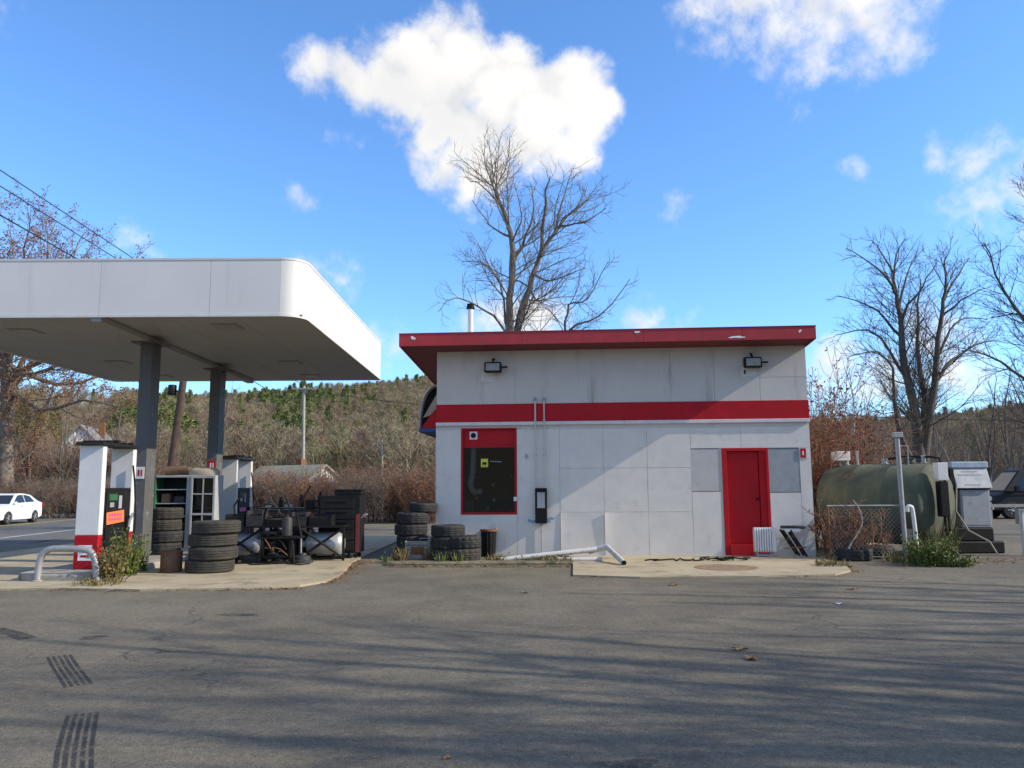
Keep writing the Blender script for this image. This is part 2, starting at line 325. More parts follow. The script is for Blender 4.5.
def leaves(C, size, rg, droop=0.3, aspect=.55, up=None):
    """numpy leaf quads (kite shaped) at centres C"""
    C = np.asarray(C, float); m = len(C)
    d = rg.normal(size=(m, 3)); d[:, 2] = d[:, 2] * .6 - droop
    if up is not None: d[:, 2] = np.abs(d[:, 2]) + up
    d /= np.linalg.norm(d, axis=1, keepdims=True)
    s = np.cross(d, rg.normal(size=(m, 3))); s /= np.linalg.norm(s, axis=1, keepdims=True) + 1e-9
    n = np.cross(d, s)
    L = (size * (.6 + .8 * rg.random(m)))[:, None]
    V = np.stack([C, C + d*L*.45 + s*L*aspect*.5 + n*L*.08, C + d*L, C + d*L*.45 - s*L*aspect*.5 + n*L*.08], axis=1).reshape(-1, 3)
    return V, np.arange(4 * m).reshape(-1, 4)

# ---------- bare trees
def vadd(a, b, k): return (a[0]+b[0]*k, a[1]+b[1]*k, a[2]+b[2]*k)
def unit(a):
    l = math.sqrt(a[0]*a[0]+a[1]*a[1]+a[2]*a[2]) or 1; return (a[0]/l, a[1]/l, a[2]/l)
def lean(d, ang, rg):
    D = Vector(d); o = D.orthogonal().normalized(); o.rotate(Matrix.Rotation(rg.random()*6.283, 3, D))
    return tuple(D * math.cos(ang) + o * math.sin(ang))
def grow(start, d, length, r0, r1, n, rg, wob, trop):
    pts = [start]; p = start
    for i in range(n):
        d = unit((d[0]+rg.gauss(0, wob), d[1]+rg.gauss(0, wob), d[2]+rg.gauss(0, wob)+trop))
        p = vadd(p, d, length / n); pts.append(p)
    return pts, [r0 + (r1-r0)*(i/n) for i in range(n+1)], d
def sprout(poly, lvl, rg, thick, thin, tips, cfg):
    """add side branches to a branch polyline, down to the twigs"""
    pts, rad = poly; n = len(pts) - 1
    L = sum(math.dist(pts[i], pts[i+1]) for i in range(n))
    c = cfg[lvl]
    cnt = max(2, int(c['dens'] * L + rg.random()))
    for k in range(cnt):
        f = c['from'] + (1 - c['from']) * (k + rg.random()) / cnt
        x = f * n; i = min(int(x), n-1); u = x - i
        p = tuple(pts[i][j] + (pts[i+1][j]-pts[i][j])*u for j in range(3)); d = unit(tuple(pts[i+1][j]-pts[i][j] for j in range(3)))
        rr = rad[i] + (rad[i+1]-rad[i])*u
        ln = L * c['len'] * (1.1 - .72*f) * (.6 + .7*rg.random())
        ln = min(ln, c.get('max', 99)); ln = max(ln, c.get('min', .15))
        d2 = lean(d, c['ang'] * (.7 + .6*rg.random()), rg)
        r0 = max(min(rr*.5, ln*.010 + .003), c['rmin'])
        bp, br, e = grow(p, d2, ln, r0, c['rmin']*.7, c['n'], rg, c['wob'], c['trop'])
        (thick if lvl == 0 else thin).append((bp, br, c['sides']))
        if lvl + 1 < len(cfg): sprout((bp, br), lvl+1, rg, thick, thin, tips, cfg)
        else: tips.append(bp[-1]); tips.append(bp[-2])
CFG = [dict(dens=2.6, **{'from': .12}, len=.27, ang=.80, rmin=.010, n=6, wob=.11, trop=.045, sides=5, max=3.2, min=.6),
       dict(dens=3.9, **{'from': .12}, len=.46, ang=.72, rmin=.0062, n=4, wob=.13, trop=.05, sides=4, max=1.9, min=.4),
       dict(dens=6.4, **{'from': .12}, len=.5, ang=.62, rmin=.0045, n=3, wob=.15, trop=.06, sides=3, max=.95, min=.28)]
def tree_meshes(limbs, seed, cfg=CFG, sides=9):
    """limbs: list of (points, radii) polylines; returns thick, thin, tips"""
    rg = random.Random(seed); thick = [(p, r, sides) for p, r in limbs]; thin = []; tips = []
    for p, r in limbs: sprout((p, r), 0, rg, thick, thin, tips, cfg)
    return thick, thin, tips
def limb(pts, r0, r1, rg=None, wob=.0, sub=3):
    """smooth polyline through pts with taper and a little wander"""
    P = [Vector(p) for p in pts]; out = []
    for i in range(len(P)-1):
        a = P[max(i-1, 0)]; b = P[i]; c = P[i+1]; d = P[min(i+2, len(P)-1)]
        for k in range(sub):
            t = k / sub
            q = .5*((2*b) + (c-a)*t + (2*a-5*b+4*c-d)*t*t + (3*b-a-3*c+d)*t**3)
            if rg and (i or k): q += Vector((rg.gauss(0, wob), rg.gauss(0, wob), 0))
            out.append(tuple(q))
    out.append(tuple(P[-1])); n = len(out)-1
    return out, [r0 + (r1-r0)*(i/n)**.68 for i in range(n+1)]
def make_tree(name, label, limbs, seed, loc, tmat, cmat, cfg=CFG, group=None, leaf=None, leafn=0, leafs=.1):
    t = thing(name, label, 'tree', loc, 0, group)
    thick, thin, tips = tree_meshes(limbs, seed, cfg)
    V, Q = tubes(thick); npmesh('trunk', V, Q, tmat, t, smooth=True)
    V, Q = tubes(thin); npmesh('crown', V, Q, cmat, t)
    if leaf:
        rg = np.random.default_rng(seed); T = np.array(tips); C = T[rg.integers(0, len(T), leafn)] + rg.normal(size=(leafn, 3))*.12
        V, Q = leaves(C, leafs, rg); npmesh('foliage', V, Q, leaf, t)
    return t
def auto_limbs(h, seed, spread=.45, stems=5, fork=.25, r=.24, lean0=.05):
    rg = random.Random(seed); L = []
    hf = h * fork; base = (0, 0, -.2); d = unit((rg.gauss(0, lean0), rg.gauss(0, lean0), 1))
    tp, tr, e = grow(base, d, hf+.2, r*1.25, r*.85, 5, rg, .03, .05)
    L.append((tp, tr)); a0 = rg.random()*6.28
    for k in range(stems):
        a = a0 + 6.283*k/stems + rg.gauss(0, .3); s = spread*(.5+.7*rg.random()) if k else spread*.15
        d2 = unit((math.cos(a)*s, math.sin(a)*s, 1)); ln = (h-hf)*(.72+.33*rg.random())
        i = rg.choice([3, 4, 5, 5]) if k else 5
        p, rr, e = grow(tp[i], d2, ln, tr[i]*(.62 if k else .8), .02, 9, rg, .07, .045)
        L.append((p, rr))
    return L

# ------------------------------------------------------------------ the ground and the hills
def ridge(px):   # height of the wooded ridge by bearing
    xs = [-2500, -600, 0, 185, 290, 400, 460, 560, 700, 830, 1000, 1300, 3000]; zs = [30, 40, 44, 46, 53, 60, 57, 46, 36, 28, 30, 28, 20]
    return np.interp(px, xs, zs)
def ground_z(X, Y):
    D = np.hypot(X, Y); Yc = np.maximum(Y, 1.0)
    px = np.where(Y > 20, 512 + 800 * X / Yc, np.where(X > 0, 2600, -2300)); px = np.clip(px, -2500, 3000)
    s = np.clip((D - 150) / 400, 0, 1); s = s*s*(3-2*s)
    bumps = 5.0*np.sin(X*.021+1)*np.sin(Y*.017) + 3.0*np.sin(X*.047)*np.cos(Y*.041+2)
    return s * (ridge(px) + bumps) - .04
gx = np.unique(np.concatenate([np.linspace(-1500, -300, 22), np.linspace(-300, 500, 90), np.linspace(500, 1700, 22)]))
gy = np.unique(np.concatenate([np.linspace(-1200, -40, 18), np.linspace(-40, 640, 90), np.linspace(640, 2200, 26)]))
GX, GY = np.meshgrid(gx, gy); GZ = ground_z(GX, GY); nx_, ny_ = len(gx), len(gy)
ii = np.arange(ny_-1)[:, None]*nx_ + np.arange(nx_-1)[None, :]
GQ = np.stack([ii, ii+1, ii+nx_+1, ii+nx_], -1).reshape(-1, 4)
g = npmesh('ground', np.stack([GX, GY, GZ], -1).reshape(-1, 3), GQ, soil, None, True); tag(g, kind='structure')

def sheet(name, poly, z, mat, parent=None, h=None, kind='structure'):
    """flat slab with outline poly; top at z, thickness h"""
    mb = MB(); 
    if h: mb.prism(poly, z-h, z, lambda a, b, d: (a, b, d))
    else: mb.add([(a, b, z) for a, b in poly], [tuple(range(len(poly)))])
    o = mb.build(name, mat, parent)
    if kind and not parent: tag(o, kind=kind)
    return o
def roadx(Y): return -17.4 - .105 * (Y - 27)
lot = sheet('asphalt_lot', [(-14.9, -30), (60, -30), (60, 30), (20, 38), (6, 37), (-14, 37.5), (-16.5, 34), (-14.9, 26)], 0, asph)
ys = [-60, -20, 20, 60, 100, 140, 200]
road = sheet('road', [(roadx(y)+2.2, y) for y in ys] + [(roadx(y)-11.2, y) for y in reversed(ys)], -.004, roadm)
def strip(name, off, wdt, y0, y1, mat, parent):
    sheet(name, [(roadx(y0)+off, y0), (roadx(y1)+off, y1), (roadx(y1)+off-wdt, y1), (roadx(y0)+off-wdt, y0)], .001, mat, parent)
strip('edge_line', 0, .14, -40, 190, whitep, road); strip('centre_line', -5.0, .12, -40, 190, yellowp, road)
strip('centre_line', -5.3, .12, -40, 190, yellowp, road); strip('edge_line', -10.2, .14, -40, 190, whitep, road)
def P2(px, py): p = gnd(px, py); return (p.x, p.y)
pad = sheet('forecourt_slab', [(-13.2, 12.9), P2(60, 590), P2(140, 591.5), P2(240, 590), P2(300, 587), P2(325, 583), P2(339, 577), P2(347, 570), P2(352, 563), (-3.5, 27), (-13.2, 27)], .035, concrete, h=.2)
apron = sheet('door_apron', [P2(573, 576.5), P2(640, 578.5), P2(760, 577.5), P2(835, 575.5), P2(851, 572), P2(846, 567), P2(826, 560), (6.6, 19.2), (1.3, 19.4), P2(573, 563)], .03, concrete, h=.2)
# joints scored in the slabs
for x in (-9.6, -6.4, -4.6):
    MB().b(x-.012, x+.012, 12.9, 26.8, .0355, .0375).build('slab_joint', oldconc, pad)
for y in (15.2, 17.6, 21): MB().b(-13.1, -3.6 - (.0 if y > 16 else .3), y-.012, y+.012, .0355, .0370).build('slab_joint', oldconc, pad)
# fuel cover plate worn rusty in the apron
pc = gnd(726, 567.5, .03)
mb = MB().lathe([(.62, 0), (.62, .004), (.56, .008), (0, .008)], 28, (pc.x, pc.y, .031)); mb.build('rusty_cover_plate', M('worn_rust', (.26, .175, .105), .9, var=.25, vs=9, c2=(.18, .10, .05), c2lo=.45, c2hi=.7, c2s=5), apron)
# tyre marks and oil stains lying on the lot
def marks(pxs, n, wid, name='tyre_mark'):
    A = [gnd(*p) for p in pxs]
    for k in range(n):
        o = (k/(n-1)-.5)*wid; mb = MB(); vs = []
        for i, p in enumerate(A):
            t = (A[min(i+1, len(A)-1)]-A[max(i-1, 0)]).normalized(); s = Vector((-t.y, t.x, 0)); ww = wid/n*.33*(1+.25*rnd.random())
            for sg in (-1, 1): q = p + s*(o+sg*ww); vs.append((q.x, q.y, .004))
        mb.add(vs, [(2*i, 2*i+1, 2*i+3, 2*i+2) for i in range(len(A)-1)]); mb.build(name, skid, lot)
marks([(73, 775), (75, 750), (79, 730), (83, 714)], 5, .185); marks([(79, 686), (72, 676), (66, 668), (59, 656)], 5, .19); marks([(28, 639), (15, 634), (-5, 629)], 5, .16)
def blot(px, py, rx, ry, mat, seed, name='oil_stain'):
    c = gnd(px, py); rg = random.Random(seed); n = 26; ph = [rg.random()*6.28 for _ in range(4)]
    poly = []
    for k in range(n):
        a = 6.283*k/n; q = 1+.18*math.sin(2*a+ph[0])+.12*math.sin(3*a+ph[1])+.07*math.sin(5*a+ph[2]); poly.append((c.x+rx*q*math.cos(a), c.y+ry*q*math.sin(a)))
    sheet(name, poly, .003, mat, lot)
blot(628, 764, .17, .09, stain, 1); blot(93, 637.5, .13, .12, stain, 2); blot(240, 615, .3, .1, stain, 5)

# ------------------------------------------------------------------ the station building
BX, BY, YAW, BW = -1.829, 19.3055, -.0723, 8.793
Z1, Z2, ZF1, ZF2 = 3.180, 3.610, 4.923, 5.218
ca, sa = math.cos(YAW), math.sin(YAW)
def wl(px, py, v=0.0):
    """point of the front wall plane (local u, z) seen at a pixel"""
    d = ray(px, py); nrm = Vector((-sa, ca, 0)); o = Vector((BX, BY, 0)) + nrm*v
    t = (o.x*nrm.x + o.y*nrm.y) / (d.x*nrm.x + d.y*nrm.y)
    p = d*t; return ((p.x-BX)*ca + (p.y-BY)*sa, EYE + p.z)
def wu(px, py=490): return wl(px, py)[0]
def wz(px, py): return wl(px, py)[1]
B = thing('station_building', 'white panelled filling station building with red stripe and red flat roof edge', 'building', (BX, BY, 0), YAW)
DEP = 7.0
uw0, uw1 = wu(461), wu(517); zw0, zw1 = wz(489, 514.5), wz(489, 428)
ud0, ud1 = wu(723), wu(769); zd1 = wz(745, 448)
T = .16
wallb = MB()
TOP = ZF1 + .02
wallb.b(0, uw0, .012, T, 0, TOP).b(uw0, uw1, .012, T, 0, zw0).b(uw0, uw1, .012, T, zw1, TOP).b(uw1, ud0, .012, T, 0, TOP).b(ud0, ud1, .012, T, zd1, TOP).b(ud1, BW, .012, T, 0, TOP)
wallb.b(0, .16, T, DEP, 0, 4.6).b(BW-.16, BW, T, DEP, 0, 4.6).b(.16, BW-.16, DEP-.16, DEP, 0, 4.5)
wallb.hexa([(0, T, 4.6), (.16, T, 4.6), (.16, DEP, 4.5), (0, DEP, 4.5), (0, T, TOP-.05), (.16, T, TOP-.05), (.16, DEP, 4.52), (0, DEP, 4.52)])
wallb.hexa([(BW-.16, T, 4.6), (BW, T, 4.6), (BW, DEP, 4.5), (BW-.16, DEP, 4.5), (BW-.16, T, TOP-.05), (BW, T, TOP-.05), (BW, DEP, 4.52), (BW-.16, DEP, 4.52)])
wall = wallb.build('wall', wallw, B)
GAP = .004
def panel(u0, u1, z0, z1, mat=wallw, v=0.0, th=.011, curl=None, gap=GAP):
    u0 += gap; u1 -= gap; z0 += gap; z1 -= gap
    n = 18 if curl else 4; mb = MB(); sd = rnd.random()*9; vs = []
    for j in range(n+1):
        for i in range(n+1):
            s, t = i/n, j/n; o = .0035*math.sin(s*3.14)*math.sin(t*3.14)*math.sin(sd*7) + .0015*math.sin(5*s+sd)*math.sin(4*t+2*sd)
            if curl: o += curl(s, t)
            vs.append((u0+(u1-u0)*s, v-o, z0+(z1-z0)*t))
    k = len(vs); vs += [(x, y+th*.9, z) for x, y, z in vs]
    fs = [(j*(n+1)+i, j*(n+1)+i+1, (j+1)*(n+1)+i+1, (j+1)*(n+1)+i) for j in range(n) for i in range(n)]
    rim = [i for i in range(n+1)] + [j*(n+1)+n for j in range(1, n+1)] + [n*(n+1)+i for i in range(n-1, -1, -1)] + [j*(n+1) for j in range(n-1, 0, -1)]
    fs += [(rim[q], rim[(q+1) % len(rim)], rim[(q+1) % len(rim)]+k, rim[q]+k) for q in range(len(rim))]
    mb.add(vs, fs); return mb.build('panel', mat, wall, smooth=True)
zl = wz(620, 428.5)            # under the ledge
ua = [wu(560), wu(604), wu(648), wu(692)]
za, zb = wz(620, 468), wz(620, 512)
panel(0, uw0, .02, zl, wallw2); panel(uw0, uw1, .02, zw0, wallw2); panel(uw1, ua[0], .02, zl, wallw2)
u2 = wu(721)
hemi = lambda amt, p: (lambda s, t: amt*(1-s)**2.2*max(0, math.sin(min(1, t*1.05)*math.pi*.5))**.7*(1 if t < .97 else .8))
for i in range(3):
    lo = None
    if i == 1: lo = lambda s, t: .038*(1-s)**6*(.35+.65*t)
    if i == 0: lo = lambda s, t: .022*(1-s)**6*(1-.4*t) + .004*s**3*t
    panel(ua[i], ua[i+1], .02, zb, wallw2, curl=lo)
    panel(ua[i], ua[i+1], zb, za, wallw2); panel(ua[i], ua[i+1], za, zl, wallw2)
zr0, zr1 = wz(706, 491.5), zd1
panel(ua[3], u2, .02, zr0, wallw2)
um = wu(743); ur1 = wu(801)
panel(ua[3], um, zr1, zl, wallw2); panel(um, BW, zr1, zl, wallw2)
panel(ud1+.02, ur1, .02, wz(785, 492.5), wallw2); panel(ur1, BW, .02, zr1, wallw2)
# recessed grey boards beside the door
MB().b(ua[3], u2, .002, .011, zr0, zr1).build('grey_board', M('pale_board', (.52, .50, .47), .8, var=.08, vs=4, bump=.2, bs=30), wall)
MB().b(ud1+.02, ur1, .004, .011, wz(785, 492.5), zr1-.01).build('grey_board', greyb, wall)
ux = [0, wu(515, 375), wu(592, 375), wu(670, 375), wu(714, 375), wu(759.5, 375), BW]
for i in range(6):
    if i == 5: panel(ux[5], BW, Z2, wz(780, 377)); panel(ux[5], BW, wz(780, 377), TOP)
    else: panel(ux[i], ux[i+1], Z2, TOP)
for (x0, x1, z0_) in ((ua[3], u2, zr0), (ua[3], u2, zr1-.014), (ud1+.02, ur1, zr1-.022), (ud1+.02, ur1, wz(785, 492.5)+.002)): MB().b(x0+.004, x1-.004, -.0015, .0015, z0_, z0_+.011).build('board_shadow_line', darkgrey, wall)  # dark strips painted in as the shadow lines of the board recess
# stripe and ledge
stripe = thing('x', None, None); bpy.data.objects.remove(stripe)
for u0, u1 in ((-.012, 2.93), (2.934, 5.86), (5.864, BW+.012)): MB().b(u0, u1, -.022, .011, Z1, Z2).build('red_band', red, B, bevel=.004)
MB().b(-.012, BW+.012, -.05, .011, Z1-.085, Z1-.003).build('ledge', trimw, B, bevel=.006)
MB().b(-.012, .02, -.006, .0, .02, Z1-.09).build('corner_trim', trimw, B)
# roof
sl = .0558; v0, v1 = -.80, DEP+.35; u0, u1 = -.774, BW+.03
def zr(v, z): return z - sl*(v-v0)
rf = MB().hexa([(u0+.03, v0+.03, zr(v0, ZF1+.03)), (u1-.03, v0+.03, zr(v0, ZF1+.03)), (u1-.03, v1-.03, zr(v1, ZF1+.03)), (u0+.03, v1-.03, zr(v1, ZF1+.03)),
           (u0+.03, v0+.03, zr(v0, ZF2-.02)), (u1-.03, v0+.03, zr(v0, ZF2-.02)), (u1-.03, v1-.03, zr(v1, ZF2-.02)), (u0+.03, v1-.03, zr(v1, ZF2-.02))]).build('roof', dred, B)
MB().hexa([(u0+.04, v0+.04, zr(v0, ZF2-.016)), (u1-.04, v0+.04, zr(v0, ZF2-.016)), (u1-.04, v1-.04, zr(v1, ZF2-.016)), (u0+.04, v1-.04, zr(v1, ZF2-.016)),
           (u0+.04, v0+.04, zr(v0, ZF2-.006)), (u1-.04, v0+.04, zr(v0, ZF2-.006)), (u1-.04, v1-.04, zr(v1, ZF2-.006)), (u0+.04, v1-.04, zr(v1, ZF2-.006))]).build('roofing', roofm, rf)
cuts = [u0, wu(523, 340), wu(640, 335), wu(735, 334), u1]
for i in range(4): MB().b(cuts[i]+(.002 if i else 0), cuts[i+1]-(.002 if i < 3 else 0), v0, v0+.029, ZF1, ZF2).build('fascia_board', redf, rf, bevel=.006)
for (x0, x1) in ((u0, u0+.029), (u1-.029, u1)):
    MB().hexa([(x0, v0+.030, zr(v0, ZF1)), (x1, v0+.030, zr(v0, ZF1)), (x1, v1, zr(v1, ZF1)), (x0, v1, zr(v1, ZF1)), (x0, v0+.030, zr(v0, ZF2)), (x1, v0+.030, zr(v0, ZF2)), (x1, v1, zr(v1, ZF2)), (x0, v1, zr(v1, ZF2))]).build('fascia_board', redf, rf)
# metal drip edge and bare patches on the fascia
MB().b(u0-.008, u1+.008, v0-.012, v0+.05, ZF2+.001, ZF2+.016).build('drip_edge', redf, rf)
def patch(parent, name, mat, cu, cz, ru, rz_, v, seed):
    rg = random.Random(seed); a0 = [rg.random()*6.28 for _ in range(3)]; pts = []
    for k in range(18):
        a = 6.283*k/18; q = 1+.3*math.sin(2*a+a0[0])+.2*math.sin(3*a+a0[1])+.15*math.sin(5*a+a0[2]); pts.append((cu+ru*q*math.cos(a), v, cz+rz_*q*math.sin(a)))
    MB().add(pts, [tuple(range(18))]).build(name, mat, parent)
for (x, y, a, b_, s) in ((737, 337, .14, .03, 3), (637, 332, .05, .03, 4), (413, 338, .05, .04, 9), (800, 331, .03, .03, 2)):
    u, z = wl(x, y, v0-.004); patch(rf, 'bare_patch', patchw, u, max(z, ZF1+.05), a, b_, v0-.004, s)
# flue on the roof
fu, fz = wl(470.5, 331, 2.0); ft = wl(470.5, 303, 2.0)[1]
flue = MB().tube([(fu, 2.0, zr(2, ZF2)-.05), (fu, 2.0, ft-.16)], .075, 14).build('flue_pipe', white, rf, smooth=True)
MB().lathe([(.08, 0), (.115, .02), (.115, .07), (.09, .09), (.10, .11), (.10, .15), (0, .17)], 14, (fu, 2.0, ft-.18)).build('flue_cap', black, flue, smooth=True)
# window: red frame, red vent board above, pane, the duct behind it
win = MB()
e = .05; zb_ = wz(489, 446)
win.b(uw0, uw0+e, -.012, .11, zw0, zw1).b(uw1-e, uw1, -.012, .11, zw0, zw1).b(uw0+e, uw1-e, -.012, .11, zw0, zw0+e).b(uw0+e, uw1-e, -.011, .11, zw1-.035, zw1)
win = win.build('window', red, B, bevel=.004)
MB().b(uw0+e, uw1-e, .055, .075, zb_, zw1-.036).build('vent_board', red, win)
MB().b(uw0+e, uw1-e, .04, .075, zb_-.035, zb_-.001).build('rail', red, win)
pane = MB().b(uw0+e-.01, uw1-e+.01, .070, .075, zw0+e-.01, zb_-.03).build('pane', wglass, win)
vu, vz = wl(473.5, 435.5, .05)
MB().b(vu-.095, vu+.095, .036, .054, vz-.10, vz+.095).build('vent_plate', white, win, bevel=.008)
MB().lathe([(.062, 0), (.062, .02), (.05, .02), (.05, .004), (0, .004)], 18, (vu, .035, vz), (0, -1, 0)).build('vent_hole', black, win, smooth=True)
dp = [wl(474, 446, .22), wl(473, 470, .22), wl(471, 485, .2), wl(475, 492, .2), wl(480, 492, .25)]
dpt = [(dp[0][0], .2, dp[0][1]+.1), (dp[0][0], .2, dp[0][1]), (dp[1][0], .2, dp[1][1]), (dp[2][0], .2, dp[2][1]), (dp[3][0]-.02, .24, dp[3][1]), (dp[3][0]+.12, .34, dp[3][1]+.02)]
lp, lr = limb(dpt, .075, .075, sub=8); lr = [.07 + .006*(i % 2) for i in range(len(lp))]
MB().tube(lp, lr, 14).build('flexible_duct', white, win, smooth=True)
yu, yz = wl(484.5, 463, .068); MB().b(yu-.085, yu+.085, .0665, .069, yz-.10, yz+.10).build('yellow_sticker', yellow, win)
MB().b(yu-.05, yu+.05, .0645, .066, yz-.045, yz+.02).build('sticker_print', dark, win)
for k in range(4): MB().b(yu-.07, yu+.07, .0645, .066, yz-.085+.0, yz-.08).build('sticker_print', dark, win) if k == 0 else None
for k in range(5): MB().b(yu+.14+.055*k, yu+.18+.055*k, .0665, .069, yz+.03-.004*k, yz+.05-.004*k).build('faded_lettering', greyb, win)
cu, cz = wl(469, 506, .3); MB().b(cu-.16, cu+.12, .2, .45, zw0+.02, cz+.12).build('cardboard_box', brown, win)
for k, (x, y, s) in enumerate(((493, 485, .05), (477, 498, .05), (494, 500, .045), (488, 509, .045), (511, 476, .03), (509, 511, .03))):
    u, z = wl(x, y, .45); MB().lathe([(s*.5, -s), (s, -s*.4), (s, s*.6), (s*.4, s)], 10, (u, .5, z)).build('stored_can', silver, win, smooth=True)
MB().b(uw0, uw1, .9, .92, .2, zw1).build('inner_partition', dark, B)
MB().b(.17, BW-.17, T+.001, DEP-.17, -.02, .05).build('inner_floor', dark, B)
u, z = wl(515, 499); MB().b(u-.03, u+.05, -.05, -.013, z-.05, z+.05).build('thermostat', white, B, bevel=.006)
u, z = wl(526.5, 456); MB().b(u-.02, u+.02, -.04, -.001, z-.06, z+.05).build('hook_plate', greyb, B, bevel=.004)
# door with its wide jambs and step
door = MB().b(ud0+.115, ud1-.2, .095, .135, .28, zd1-.075).build('door', red, B, bevel=.004)
jm = MB()
jm.b(ud0, ud0+.11, -.009, .14, .02, zd1).b(ud1-.19, ud1, .04, .14, .02, zd1-.004).b(ud1-.045, ud1+.016, -.009, .039, .02, zd1).b(ud0+.11, ud1-.046, -.008, .14, zd1-.07, zd1-.001)
jm.build('door_frame', red, door, bevel=.004)
MB().b(ud0+.112, ud1-.048, -.05, .139, .02, .275).build('door_step', red, door, bevel=.006)
hu, hz = wl(759.5, 499, .09); MB().lathe([(.022, 0), (.022, .03), (.034, .04), (.036, .065), (.0, .075)], 14, (ud1-.26, .094, hz), (0, -1, 0)).build('door_knob', black, door, smooth=True)
for k, (ua_, z) in enumerate(((0, .8), (0, 1.8))): MB().b(ud0+.10, ud0+.125, .08, .094, z, z+.1).build('hinge', dred, door)
# electrics
for x, yt in ((536, 401), (545, 401)):
    u, z0_ = wl(x, 490); zt = wz(x, yt)
    MB().tube([(u, -.06, z0_), (u, -.06, zt)], .019, 8).build('conduit', wallw, B, smooth=True)
    MB().tube([(u, -.06, zt), (u, -.06, zt+.05), (u, -.0, zt+.07)], [.03, .034, .026], 8).build('conduit_head', greyb, B, smooth=True)
    for yy in (420, 455): z = wz(x, yy); MB().b(u-.035, u+.035, -.066, -.02, z-.012, z+.012).build('conduit_clip', galv, B)
m0 = wl(535.5, 523); m1_ = wl(547, 488)
mbx = MB().b(m0[0], m1_[0], -.13, -.004, m0[1], m1_[1]).build('meter_box', black, B, bevel=.012)
MB().b(m0[0]+.05, m1_[0]-.05, -.138, -.131, m0[1]+.35, m1_[1]-.1).build('meter_window', greyb, mbx)
u = (m0[0]+m1_[0])/2; MB().tube([(u, -.03, m0[1]), (u, -.03, .03)], .014, 6).build('conduit', greyb, B)
rg_ = random.Random(4)
for k in range(7): patch(wall, 'blue_spray', bluep, m0[0]-.13+.085*k, m0[1]+.03+.08*rg_.random(), .055, .035, -.0068-.0004*k, 30+k)
# flood lights with the freshly painted patches under them
def flood(px, py, right):
    u, z = wl(px, py, -.2)
    o = MB().b(u-.205, u+.205, -.30, -.12, z-.125, z+.125).build('flood_light', blackm, B, bevel=.03, seg=2)
    MB().b(u-.165, u+.165, -.312, -.299, z-.09, z+.09).build('lens', M('frosted_lens', (.30, .30, .29), .35, var=.2, vs=20), o, bevel=.01)
    MB().tube([(u, -.2, z+.13), (u, -.1, z+.22), (u, -.005, z+.24)], .025, 8).build('bracket', blackm, o)
    MB().b(u+.21, u+.35, -.24, -.20, z-.02, z+.02).build('sensor_arm', blackm, o)
    pu, pz = wl(px-5 if not right else px-4, py+9.5)
    MB().b(pu-.17, pu+.17, -.0085, -.0062, pz-.11, pz+.13).build('fresh_paint_patch', M('repaint', (.72, .69, .63), .6, var=.1, vs=14), wall)
    if right: MB().b(pu-.11, pu-.07, -.014, -.0087, pz-.05, pz+.05).build('dark_plate', black, wall)
flood(493, 367.5, 0); flood(752.5, 362.5, 1)
u, z = wl(804.5, 453); sp = MB().b(u-.11, u+.09, -.012, -.005, z-.12, z+.12).build('sign_plate', white, B)
MB().b(u-.10, u+.03, -.0145, -.0125, z-.11, z+.11).build('sign_face', red, sp); MB().b(u-.055, u-.02, -.0168, -.015, z-.05, z+.05).build('sign_mark', white, sp)
MB().b(u+.04, u+.085, -.0145, -.0125, z-.03, z+.09).build('sign_flap', white, sp)
# curved awning of the shop front on the left side wall
aw = MB(); zA, zB = 2.97, 4.12; pr = []
for k in range(13):
    a = k/12*math.pi/2; pr.append((-.46*math.sin(a)**.8 if k else 0, zA+.10+(zB-zA-.10)*math.cos(a)**.9 if k < 12 else zA+.10))
n = len(pr); va, vb = .25, 5.6
vs = [(x-.002, va, z) for x, z in pr] + [(x-.002, vb, z) for x, z in pr]
aw.add(vs, [(i, i+1, n+i+1, n+i) for i in range(n-1)])
awo = aw.build('awning', white, B, smooth=True)
MB().tube([(x-.003, va, z) for x, z in pr], .022, 6).build('awning_rim', galv, awo, smooth=True)
MB().b(-.475, -.01, va-.01, vb, zA, zA+.095).build('awning_band', blue, awo, bevel=.01)
MB().prism([(-.44, zA+.10), (-.02, zA+.10), (-.02, zA+.62), (-.22, zA+.40)], va+.05, va+.07, lambda a, b, d: (a, d, b)).build('awning_valance', red, awo)
MB().prism([(-.40, zA+.36), (-.22, zA+.42), (-.02, zA+.64), (-.02, zA+1.02)], va+.10, va+.12, lambda a, b, d: (a, d, b)).build('awning_flap', tan, awo)
MB().prism([(x, z) for x, z in pr]+[(-.005, zA+.10)], va+.30, va+.32, lambda a, b, d: (a, d, b)).build('awning_inside', dark, awo)
# shop front below the awning on the left side
for k in range(3): MB().b(-.03, -.004, .9+1.6*k, 2.3+1.6*k, .7, 2.7).build('shop_window', dark, B)

